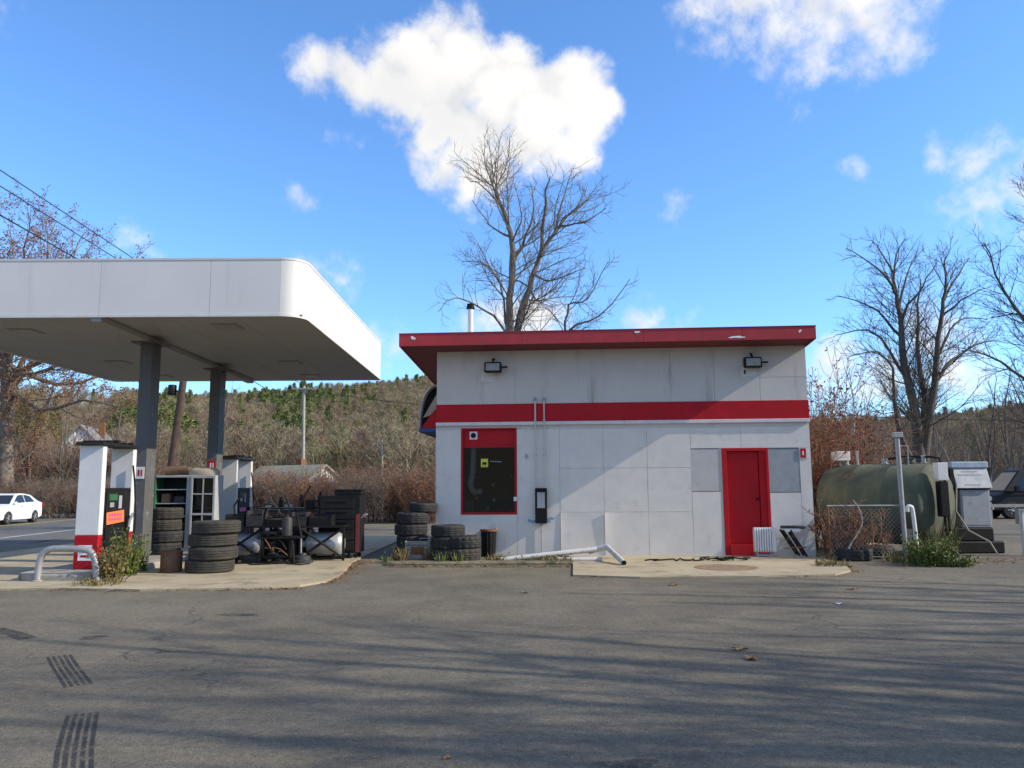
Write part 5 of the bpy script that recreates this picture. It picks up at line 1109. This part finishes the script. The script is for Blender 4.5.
# many stemmed tree on the right
o2 = at(920, 480, 34); o2.z = 0
L = [lim([(921, 520), (919, 440), (913, 406), (903, 349), (899, 315), (894.5, 280), (896, 254)], 34, .34, .02, o2, 1), lim([(922, 470), (924, 400), (919, 360), (917, 318), (921, 280)], 34, .22, .02, o2, 2, 1.5),
     lim([(923, 500), (927, 430), (932, 395), (937.5, 355), (942, 309), (945, 284), (946, 256)], 34, .27, .02, o2, 3, -.6), lim([(916, 470), (897, 425), (894.5, 400), (891.7, 369), (877, 352), (848, 357)], 33.6, .14, .015, o2, 4, -1.5),
     lim([(931, 392), (945, 366), (961, 354), (983, 342), (1000, 341)], 34, .11, .015, o2, 5, 1), lim([(903, 350), (899, 336), (883, 315), (863, 303), (836, 296)], 34, .10, .014, o2, 6, 1.5),
     lim([(901, 325), (908, 305), (923, 286), (937, 262)], 34, .08, .014, o2, 7, -1.5), lim([(897, 295), (888, 280), (870, 262), (846, 248)], 34, .08, .014, o2, 8, -1), lim([(899, 312), (905, 278), (916, 256)], 34, .08, .014, o2, 9, 1.6), lim([(944, 300), (958, 274), (970, 258)], 34, .07, .014, o2, 10, 1), lim([(941, 318), (962, 300), (985, 288)], 34, .06, .014, o2, 11, -1.2),
     lim([(908, 380), (880, 338), (862, 330), (836, 335)], 34, .08, .014, o2, 12, .5), lim([(936, 365), (950, 330), (966, 318), (988, 320)], 34, .07, .014, o2, 13, .8), lim([(894, 275), (880, 250), (872, 240)], 34, .05, .012, o2, 14, .8)]
CFGR = [dict(CFG[0], dens=3.7, len=.29), dict(CFG[1], dens=4.2), CFG[2]]
twigd = M('dark_twig', (.10, .078, .06), .9, var=.25, vs=1.5)
make_tree('bare_tree', 'broad bare many stemmed tree behind the green tank', L, 22, (o2.x, o2.y, 0), barkd, twigd, CFGR)
# tree reaching in at the right edge
o3 = at(1078, 480, 26); o3.z = 0
L = [lim([(1078, 540), (1074, 400), (1066, 300), (1050, 170)], 26, .28, .02, o3, 1), lim([(1076, 440), (1040, 345), (1005, 292), (984, 243)], 26, .12, .015, o3, 2, .8), lim([(1076, 450), (1040, 395), (1000, 362), (962, 348)], 26, .10, .015, o3, 3, -.8), lim([(1070, 350), (1045, 262), (1024, 190)], 26, .10, .015, o3, 4, 1), lim([(1072, 380), (1030, 318), (990, 318)], 26, .07, .013, o3, 5, 1.5),
     lim([(1072, 400), (1100, 300), (1140, 200)], 26, .13, .015, o3, 6, -1), lim([(1070, 340), (1100, 240), (1110, 150)], 26, .1, .015, o3, 7, 1), lim([(1076, 470), (1035, 430), (1000, 415)], 26, .06, .012, o3, 8, 1.2)]
make_tree('bare_tree', 'bare tree whose branches reach in at the right picture edge', L, 23, (o3.x, o3.y, 0), barkd, twigd, CFGR)
# big russet tree at the left
CFGL = [dict(CFG[0], dens=1.7, len=.36, max=6), dict(CFG[1], dens=2.4, max=2.6, rmin=.010), dict(CFG[2], dens=4.2, rmin=.0075, max=1.3)]
o4 = at(4, 500, 50); o4.z = 0
L = [lim([(4, 515), (6, 450), (8, 400), (5, 350)], 50, .55, .35, o4, 1)]
for k, (a, b_, c) in enumerate((((10, 330), (20, 270), (28, 212)), ((40, 330), (70, 270), (85, 232)), ((60, 350), (100, 310), (128, 262)), ((60, 385), (110, 375), (150, 372)), ((-30, 330), (-50, 260), (-50, 205)), ((-60, 360), (-110, 300), (-130, 250)), ((40, 410), (85, 400), (125, 410)), ((-5, 320), (0, 250), (-5, 198)), ((30, 320), (48, 255), (56, 222)), ((20, 340), (50, 290), (75, 250)), ((45, 345), (90, 300), (112, 275)), ((0, 330), (15, 280), (8, 225)), ((50, 370), (95, 340), (135, 330)), ((-20, 340), (-15, 280), (-30, 222)))):
    L.append(lim([(7, 400-12*k % 60), a, b_, c], 50, .2, .02, o4, 30+k, (-4, 3, -2, 4, 2, -3, -5, 4, 5, -5, 5, 1, -5, -3)[k], .12))
make_tree('russet_tree', 'big russet tree with thick trunk at the left picture edge', L, 24, (o4.x, o4.y, 0), bark, twigr, CFGL, leaf=russet, leafn=32000, leafs=.13)

# kinds of bare tree for the woods
CFGM = [dict(CFG[0], dens=1.25, len=.38, ang=.7, max=4.5), dict(CFG[1], dens=1.9, max=2.0, rmin=.011), dict(CFG[2], dens=2.8, rmin=.0085, max=1.1)]
kinds = []
for k in range(4):
    h = (12, 13.5, 11, 14)[k]
    t = make_tree('woodland_tree', 'x', auto_limbs(h, 60+k, (.5, .38, .6, .3)[k], (5, 5, 6, 4)[k], (.25, .35, .2, .4)[k], .2), 80+k, (0, 0, 0), barkd if k % 2 else bark, (twig, twigr)[k % 2], CFGM)
    kinds.append(t)
used = [False]*4
def plant_tree(k, x, y, s, label, group, rz=None, h=1.0):
    t = kinds[k] if not used[k] else copy_tree(kinds[k])
    used[k] = True; t.location = (x, y, float(ground_z(np.array(float(x)), np.array(float(y))))); t.rotation_euler = (0, 0, rnd.random()*6.28 if rz is None else rz); t.scale = (s, s, s*h)
    tag(t, label, 'tree', group)
    return t
# trees right of the picture, whose shadows fall across the lot
for k, (x, y, s, kk) in enumerate(((20, 8.5, 1.05, 0), (31, 8.5, 1.2, 0), (34, 5, 1.3, 2), (10.8, -1.6, 1.1, 0), (13, -1.2, 1.2, 3), (17, 1.5, 1.3, 0), (21, 2.8, 1.2, 3), (12.5, 1.8, .95, 2), (25.5, -.5, 1.3, 0), (30, 2.5, 1.3, 3), (17.5, -1.8, 1.2, 2), (26, 5, 1.1, 1), (11.5, .2, 1.0, 0), (14.5, 3.2, 1.15, 2), (18.5, .2, 1.2, 1), (19.5, 5.6, 1.0, 0), (24, 2.4, 1.25, 2), (28, 6.6, 1.2, 1), (15.5, -3.5, 1.2, 2), (22, -3.0, 1.2, 0), (9.5, -3.5, 1.1, 1))):
    plant_tree(kk, x, y, s, 'bare tree right of the lot casting streaked shadows on the asphalt', 'trees right of the lot', rz=k*1.3)
# woods on the right and left, each its own tree
R1 = random.Random(5)
for k in range(30):
    px = 815 + 240*(k+R1.random())/30; Y = R1.uniform(58, 110); plant_tree(k % 4, (px-512)/800*Y, Y, R1.uniform(.6, .95), 'bare grey tree in the dense wood behind the green tank', 'bare trees in the right wood')
for k, px in enumerate((958, 985, 1008, 1035, 1062)):
    Y = (46, 52, 44, 49, 43)[k]; plant_tree((k+2) % 4, (px-512)/800*Y, Y, (.55, .62, .5, .66, .7)[k], 'slender bare tree right of the broad tree, ' + ['nearest to it', 'second from it', 'third from it', 'fourth from it', 'fifth from it'][k], 'slender trees at the right edge')
for k in range(26):
    px = -40 + 280*(k+R1.random())/26; Y = R1.uniform(64, 125); x = (px-512)/800*Y
    if abs(x-(-47)) < 6 and abs(Y-84) < 8: Y += 16; x = (px-512)/800*Y
    plant_tree(k % 4, x, Y, R1.uniform(.55, .85), 'bare brown tree in the wood beyond the road behind the canopy', 'bare trees in the left wood')
for k, px in enumerate((30, 62, 92, 118, 150)):
    Y = 52+7*(k % 3); plant_tree((k+1) % 4, (px-512)/800*Y, Y, (.62, .7, .58, .66, .6)[k], 'bare roadside tree left of the first canopy column, ' + ['leftmost', 'second from the left', 'middle one', 'second nearest the column', 'nearest the column'][k], 'roadside trees on the left')

# shrubs
def shrub_meshes(h, w_, n, seed):
    rg = random.Random(seed); polys = []; tips = []
    for k in range(n):
        a = rg.random()*6.283; q = rg.random()**.5*w_*.45; hh = h*(.55+.45*rg.random())
        st_ = (q*math.cos(a), q*math.sin(a), -.05); d = unit((math.cos(a)*.35*rg.random()+rg.gauss(0, .12), math.sin(a)*.35*rg.random()+rg.gauss(0, .12), 1))
        p, r, e = grow(st_, d, hh, .018, .006, 6, rg, .12, .03); polys.append((p, r, 4))
        for j in range(int(9*h/3)+5):
            f = .2+.8*rg.random(); i = min(5, int(f*6)); b_ = lean(unit(tuple(p[i+1][m]-p[i][m] for m in range(3))), .5+.4*rg.random(), rg)
            p2, r2, e2 = grow(p[i], b_, hh*.28*(.5+rg.random()), .009, .005, 3, rg, .18, .04); polys.append((p2, r2, 3)); tips += [p2[-1], p2[-2]]
            for m in range(3):
                p3, r3, _ = grow(p2[1+m % 2], lean(unit(tuple(p2[2][q2]-p2[1][q2] for q2 in range(3))), .7, rg), hh*.11*(.5+rg.random()), .006, .004, 2, rg, .2, .03); polys.append((p3, r3, 3)); tips.append(p3[-1])
    return polys, tips
def shrub(name, label, h, w_, n, seed, mat, loc, group, leaf=None, ln=0, ls=.07):
    t = thing(name, label, 'shrub', loc, 0, group); polys, tips = shrub_meshes(h, w_, n, seed); V, Q = tubes(polys); npmesh('branches', V, Q, mat, t)
    if leaf:
        rg = np.random.default_rng(seed); Tt = np.array(tips); V, Q = leaves(Tt[rg.integers(0, len(Tt), ln)]+rg.normal(size=(ln, 3))*.05, ls, rg); npmesh('foliage', V, Q, leaf, t)
    return t
tb = [shrub('brown_shrub', 'x', 3.4, 3.4, 60, 90+k, (twigr, twig)[k], (0, 0, 0), 'shrub thicket behind the forecourt', (russet, drym)[k], (1300, 700)[k], (.12, .09)[k]) for k in range(2)]
spots = []
for k in range(15): px = 232+14.5*k+R1.uniform(-4, 4); Y = R1.uniform(39, 45); spots.append((px, Y, R1.uniform(.75, 1.05) if px > 335 else R1.uniform(.62, .85)))
for k in range(8): px = 105+16*k; Y = R1.uniform(56, 62); spots.append((px, Y, R1.uniform(.7, .95)))
for k in range(12): px = 8+11.5*k; Y = R1.uniform(60, 68); spots.append((px, Y, R1.uniform(1.25, 1.75)))
for k in range(7): px = -15+20*k; Y = R1.uniform(47, 52); spots.append((px, Y, R1.uniform(.5, .75)))
for k in range(6): px = 450+16*k; Y = R1.uniform(39, 45); spots.append((px, Y, R1.uniform(.75, 1.0)))
ordn = ['first', 'second', 'third', 'fourth', 'fifth', 'sixth', 'seventh']
for i, (px, Y, s) in enumerate(spots):
    t = tb[i] if i < 2 else copy_tree(tb[i % 2]); t.location = ((px-512)/800*Y, Y, -.05); t.rotation_euler = (0, 0, R1.random()*6.28); t.scale = (s, s, s*1.02)
    if i < 15 or i > 41: tag(t, f'leafless {("reddish", "grey")[i % 2]} brown shrub in the thicket behind the forecourt', 'shrub', 'shrub thicket behind the forecourt')
    elif i < 23: tag(t, 'brown shrub beyond the road seen between pumps and columns', 'shrub', 'shrubs beyond the road')
    elif i < 35: tag(t, 'tall brown thicket shrub screening the white house', 'shrub', 'tall shrubs before the white house')
    else: tag(t, f'dark brown verge shrub beyond the road, {ordn[i-35]} from the left picture edge', 'shrub', 'shrubs on the left verge')
shrub('red_leaved_shrub', 'red leaved shrub climbing at the right corner of the building', 4.9, 1.7, 38, 101, twigr, (8.15, 21.8, 0), None, redleaf, 5200, .075)
shrub('red_leaved_shrub', 'low red leaved shrub straggling behind the green tank', 3.4, 2.4, 30, 102, twigr, (9.9, 23.8, 0), None, redleaf, 2600, .075)
shrub('bramble', 'bare tangled bramble at the foot of the building corner', 1.5, .8, 16, 103, twigr, (7.35, 18.2, 0), None, redleaf, 160, .06)
shrub('bramble', 'bare bramble thicket between the chain link fence and the tank', 1.25, 1.3, 20, 104, twigr, (7.75, 18.35, 0), None, drym, 120, .05)
vn = thing('bent_vine', 'pale bent vine stem rising at the fence beside the wall', 'vine', (7.15, 17.6, 0)); pts, rr_ = limb([(0, 0, 0), (.12, 0, .3), (.34, 0, .62), (.44, .02, .85), (.40, .05, 1.1), (.3, .1, 1.3)], .022, .012, sub=5); MB().tube(pts, rr_, 7).build('stem', poleg, vn, smooth=True)

# weeds: blades and small leaves
def weed(label, loc, h, w_, nb, seed, mat, mat2=None, leafn=0, group=None, name='weed_clump'):
    t = thing(name, label, 'weeds', loc, 0, group); rg = np.random.default_rng(seed)
    a = rg.random(nb)*6.283; q = np.sqrt(rg.random(nb))*w_*.45; hh = h*(.4+.6*rg.random(nb)); base = np.stack([q*np.cos(a), q*np.sin(a), np.zeros(nb)-.02], 1)
    out = np.stack([np.cos(a)*(.02+.22*rg.random(nb)), np.sin(a)*(.02+.22*rg.random(nb)), np.ones(nb)], 1)+rg.normal(size=(nb, 3))*.10; out[:, 2] = np.abs(out[:, 2])
    sd = np.stack([-np.sin(a+rg.normal(size=nb)), np.cos(a+rg.normal(size=nb)), np.zeros(nb)], 1)*(.006+.006*rg.random(nb))[:, None]
    m1 = base+out*hh[:, None]*.5; tip = base+out*hh[:, None]*np.array([1.35, 1.35, .92])
    V = np.stack([base-sd, base+sd, m1+sd*.8, tip, m1-sd*.8], 1).reshape(-1, 3); k = np.arange(nb)[:, None]*5
    Q = np.concatenate([k+np.array([[0, 1, 2]]), k+np.array([[0, 2, 4]]), k+np.array([[4, 2, 3]])]); o = npmesh('blades', V, Q, mat, t); o['kind'] = 'stuff'
    if leafn:
        i = rg.integers(0, nb, leafn); f = rg.random(leafn)[:, None]; C = base[i]+(tip[i]-base[i])*f*.95; V, Q = leaves(C+rg.normal(size=C.shape)*.03, .055, rg, up=.1); o = npmesh('foliage', V, Q, mat2 or mat, t); o['kind'] = 'stuff'
    return t
weed('dry brown weed clump beside the near fuel pump', (-7.15, 14.5, .0), .8, .36, 150, 1, drym, drym, 1300)
weed('green weed clump between the near pump and the first column', (-7.18, 15.2, .03), .95, .34, 130, 2, grassm, grassm, 1500)
weed('small green weed at the foot of the first canopy column', (-7.35, 16.0, .03), .6, .3, 90, 3, grassm, grassm, 200)
p = gnd(935, 566); weed('lush green weed patch before the green tank', (p.x, p.y+.15, 0), .72, .85, 220, 4, grassm, grassm, 2600)
p = gnd(955, 566); weed('trailing green weeds spilling toward the old dispenser', (p.x, p.y, 0), .3, .7, 100, 5, grassm, grassm, 800)
p = gnd(938, 556); weed('dry tan weed stalks behind the green patch', (p.x, p.y, 0), 1.25, .8, 200, 6, drym, drym, 150)
gk = 'small weeds along the kerb'
for k, (px, py, h, w2, n, m, lb) in enumerate(((385, 564, .25, .25, 30, grassm, 'small weed at the left end of the kerb'), (400, 563, .45, .35, 90, drym, 'dry weed before the grey crate'), (441, 565, .34, .3, 50, grassm, 'bright green weed before the middle tyres'), (459, 565, .34, .28, 45, grassm, 'green weed before the lug tyres'), (498, 563, .22, .6, 110, drym, 'low dry grass right of the ribbed bin'), (530, 563, .18, .9, 150, grassm, 'low grass strip under the fallen downspout'), (558, 564, .2, .7, 120, drym, 'dry grass at the right end of the kerb'), (428, 561, .4, .3, 60, drym, 'thin dry weed beside the grey crate'))):
    p = gnd(px, py); weed(lb, (p.x, p.y+.12, .03), h, w2, n, 20+k, m, m, int(n*.6), gk)
p = gnd(832, 567); weed('dry grass tuft at the right end of the apron', (p.x, p.y, 0), .25, .7, 160, 40, drym, drym, 90); p = gnd(905, 562); weed('dry grass under the tall fence post', (p.x, p.y, 0), .35, .9, 200, 41, drym, drym, 90)
p = gnd(100, 586); weed('dry grass under the hoop guard rail', (p.x, p.y, 0), .22, .9, 200, 42, drym, drym, 80); p = gnd(85, 570); weed('thin grass before the near pump base', (p.x, p.y, .0), .3, .5, 90, 43, drym, grassm, 40)

# fallen leaves: drifts along the edges (one mass) and single ones on the lot
def drift(label, segs, n, seed):
    rg = np.random.default_rng(seed); C = []
    for (a, b_, w2, wt_) in segs:
        m = int(n*wt_); f = rg.random(m)[:, None]; A_ = np.array(gnd(*a)); B_ = np.array(gnd(*b_)); c = A_+(B_-A_)*f+rg.normal(size=(m, 3))*np.array([w2, w2, 0]); c[:, 2] = .012+rg.random(m)*.03; C.append(c)
    C = np.concatenate(C); V, Q = leaves(C, .06, rg, droop=0, aspect=.8); V[:, 2] = np.clip(.010+(V[:, 2]-.03)*.35, .008, .05)
    o = npmesh('leaf_litter', V, Q, litterm); tag(o, label, 'leaves', kind='stuff')
drift('drifts of brown fallen leaves along the slab and kerb edges', [((-20, 588), (110, 589), .13, .30), ((110, 591), (300, 589), .05, .08), ((325, 584), (352, 566), .12, .14), ((352, 566), (372, 560), .15, .05), ((385, 567), (572, 567), .06, .14), ((572, 578), (845, 576), .03, .05), ((820, 566), (852, 572), .12, .10), ((900, 566), (1024, 560), .3, .14)], 3600, 3)
lf = None
for k, (px, py, s, lb) in enumerate(((740, 650, 1.0, 'brown fallen leaf on the asphalt, left of the pair'), (752, 659.5, 1.25, 'larger brown fallen leaf on the asphalt, right of the pair'), (673, 585.5, 1.1, 'brown leaf on the asphalt below the black hose'), (852, 589.5, 1.1, 'brown leaf on the asphalt right of the apron'), (447, 758, .5, 'pale curled leaf at the bottom of the picture'), (525, 593, .9, 'small dark leaf before the kerb'), (142, 577, 1.1, 'dark leaf on the slab before the tyre stacks'), (840, 604.5, .9, 'pale paper scrap on the asphalt right of the apron'))):
    p = gnd(px, py); mb = MB(); n = 9; vs = [(0, 0, .012)]
    for i in range(n): a = 6.283*i/n; r_ = (.09, .05, .085, .045, .1, .05, .08, .04, .06)[i]; vs.append((r_*1.1*math.cos(a), r_*.8*math.sin(a), .008+.02*((i*7) % 3)/2))
    o = mb.add(vs, [(0, i+1, (i+1) % n+1) for i in range(n)]).build('fallen_leaf' if k != 7 else 'paper_scrap', litterm if k != 7 else clap, None); o.location = (p.x, p.y, .0); o.rotation_euler = (0, 0, k*1.1); o.scale = (s, s, s); tag(o, lb, 'leaf' if k != 7 else 'paper', 'loose leaves on the lot' if k != 7 else None)

# ------------------------------------------------------------------ the wooded hills (one mass of far trees)
protos = bpy.data.collections.new('far_tree_kinds')
def randmat(name, cols):
    m = bpy.data.materials.new(name); m.use_nodes = True; t = m.node_tree; b = t.nodes['Principled BSDF']; oi = nd(t, 'ShaderNodeObjectInfo'); cr = nd(t, 'ShaderNodeValToRGB'); lk(t, oi.outputs['Random'], cr.inputs[0])
    while len(cr.color_ramp.elements) < len(cols): cr.color_ramp.elements.new(.5)
    for i, c in enumerate(cols): cr.color_ramp.elements[i].position = i/(len(cols)-1); cr.color_ramp.elements[i].color = tuple(c)+(1,)
    lk(t, cr.outputs[0], b.inputs['Base Color']); b.inputs['Roughness'].default_value = .9; b.inputs['Specular IOR Level'].default_value = .1; return m
hb = randmat('far_bare_crown', [(.27, .21, .14), (.33, .265, .17), (.28, .195, .13), (.36, .30, .195), (.24, .20, .14), (.27, .25, .13)]); hc = randmat('far_conifer', [(.12, .145, .05), (.20, .23, .075), (.16, .185, .075), (.26, .27, .10)])
def proto(name, V, Q, m): o = npmesh(name, V, Q, m); col.objects.unlink(o); protos.objects.link(o)
for k in range(3):
    rg = np.random.default_rng(200+k); n = 900; h = 11.0
    th = rg.random(n)*6.283; z = rg.random(n); rad2 = (2.9*np.sin(np.clip(z*1.05, 0, 1)*np.pi*.86+.35))*np.sqrt(rg.random(n))
    C = np.stack([rad2*np.cos(th), rad2*np.sin(th), 2.5+z*(h-2.8)], 1); d = np.stack([np.cos(th)*.7, np.sin(th)*.7, np.ones(n)*.9], 1)+rg.normal(size=(n, 3))*.6; d /= np.linalg.norm(d, axis=1, keepdims=True)
    s = np.cross(d, rg.normal(size=(n, 3))); s /= np.linalg.norm(s, axis=1, keepdims=True); ln = (.6+.8*rg.random(n))[:, None]; wd = .036
    V = np.stack([C-s*wd, C+s*wd, C+d*ln+s*wd*.4, C+d*ln-s*wd*.4], 1).reshape(-1, 3); Q = np.arange(4*n).reshape(-1, 4)
    tv, tq = tubes([([(0, 0, -1), (.1, 0, 4), (0, .1, 9)], [.2, .14, .04], 5)]); proto('far_bare', np.concatenate([V, tv]), np.concatenate([Q, tq+len(V)]), hb)
for k in range(2):
    rg = np.random.default_rng(300+k); n = 1700; h = 13.0; z = rg.random(n)**1.2; th = rg.random(n)*6.283; rr2 = (1-z)*2.9*(.35+.65*rg.random(n))+.1
    C = np.stack([rr2*np.cos(th), rr2*np.sin(th), 1.2+z*(h-1.5)], 1); V, Q = leaves(C, .72, rg, droop=.1, aspect=.26); tv, tq = tubes([([(0, 0, -1), (0, 0, 6), (0, 0, 12)], [.22, .15, .04], 5)]); proto('far_conifer', np.concatenate([V, tv]), np.concatenate([Q, tq+len(V)]), hc)
rg = np.random.default_rng(77); N = 9500
u9 = rg.random(N); px = np.where(u9 < .46, rg.uniform(120, 470, N), np.where(u9 < .70, rg.uniform(760, 1120, N), rg.uniform(-500, 1500, N))); Dd = 150+430*rg.random(N)**.8; X = (px-512)/800*Dd; Y = Dd
Zg = ground_z(X, Y)
gn = np.sin(px*.045+1)+np.sin(Dd*.028+px*.012)+rg.normal(size=N)*.55
con = (gn > .5) & (px < 375) & (Dd < 400) & (Dd > 215) | (rg.random(N) < .035) | ((Dd > 470) & (px > 375) & (px < 440) & (rg.random(N) < .45))
idx = np.where(con, 3+rg.integers(0, 2, N), rg.integers(0, 3, N)).astype(np.int32)
me = bpy.data.meshes.new('hillside_forest'); me.vertices.add(N); me.vertices.foreach_set('co', np.stack([X, Y, Zg], 1).astype(np.float32).ravel())
for nm, ty, arr in (('pick', 'INT', idx), ('size', 'FLOAT', (.7+.6*rg.random(N)).astype(np.float32)), ('turn', 'FLOAT', (rg.random(N)*6.28).astype(np.float32))):
    at_ = me.attributes.new(nm, ty, 'POINT'); at_.data.foreach_set('value', arr)
fo = bpy.data.objects.new('hillside_forest', me); col.objects.link(fo); tag(fo, 'brown bare forest with scattered dark pines covering the far hillside', 'forest', kind='stuff')
ng = bpy.data.node_groups.new('scatter', 'GeometryNodeTree'); ng.interface.new_socket('Geometry', in_out='INPUT', socket_type='NodeSocketGeometry'); ng.interface.new_socket('Geometry', in_out='OUTPUT', socket_type='NodeSocketGeometry')
gi = ng.nodes.new('NodeGroupInput'); go = ng.nodes.new('NodeGroupOutput'); ci = ng.nodes.new('GeometryNodeCollectionInfo'); ci.inputs['Collection'].default_value = protos; ci.inputs['Separate Children'].default_value = True; ci.inputs['Reset Children'].default_value = True
ip = ng.nodes.new('GeometryNodeInstanceOnPoints'); ip.inputs['Pick Instance'].default_value = True
def na(nm, ty): n_ = ng.nodes.new('GeometryNodeInputNamedAttribute'); n_.data_type = ty; n_.inputs['Name'].default_value = nm; return n_.outputs['Attribute']
m2p = ng.nodes.new('GeometryNodeMeshToPoints'); cx = ng.nodes.new('ShaderNodeCombineXYZ'); e2r = ng.nodes.new('FunctionNodeEulerToRotation'); ng.links.new(na('turn', 'FLOAT'), cx.inputs[2]); ng.links.new(cx.outputs[0], e2r.inputs[0])
ng.links.new(gi.outputs[0], m2p.inputs[0]); ng.links.new(m2p.outputs[0], ip.inputs['Points']); ng.links.new(ci.outputs[0], ip.inputs['Instance']); ng.links.new(na('pick', 'INT'), ip.inputs['Instance Index']); ng.links.new(e2r.outputs[0], ip.inputs['Rotation']); ng.links.new(na('size', 'FLOAT'), ip.inputs['Scale']); ng.links.new(ip.outputs[0], go.inputs[0])
md = fo.modifiers.new('scatter', 'NODES'); md.node_group = ng
for i, t in enumerate(kinds):
    if not used[i]: pass
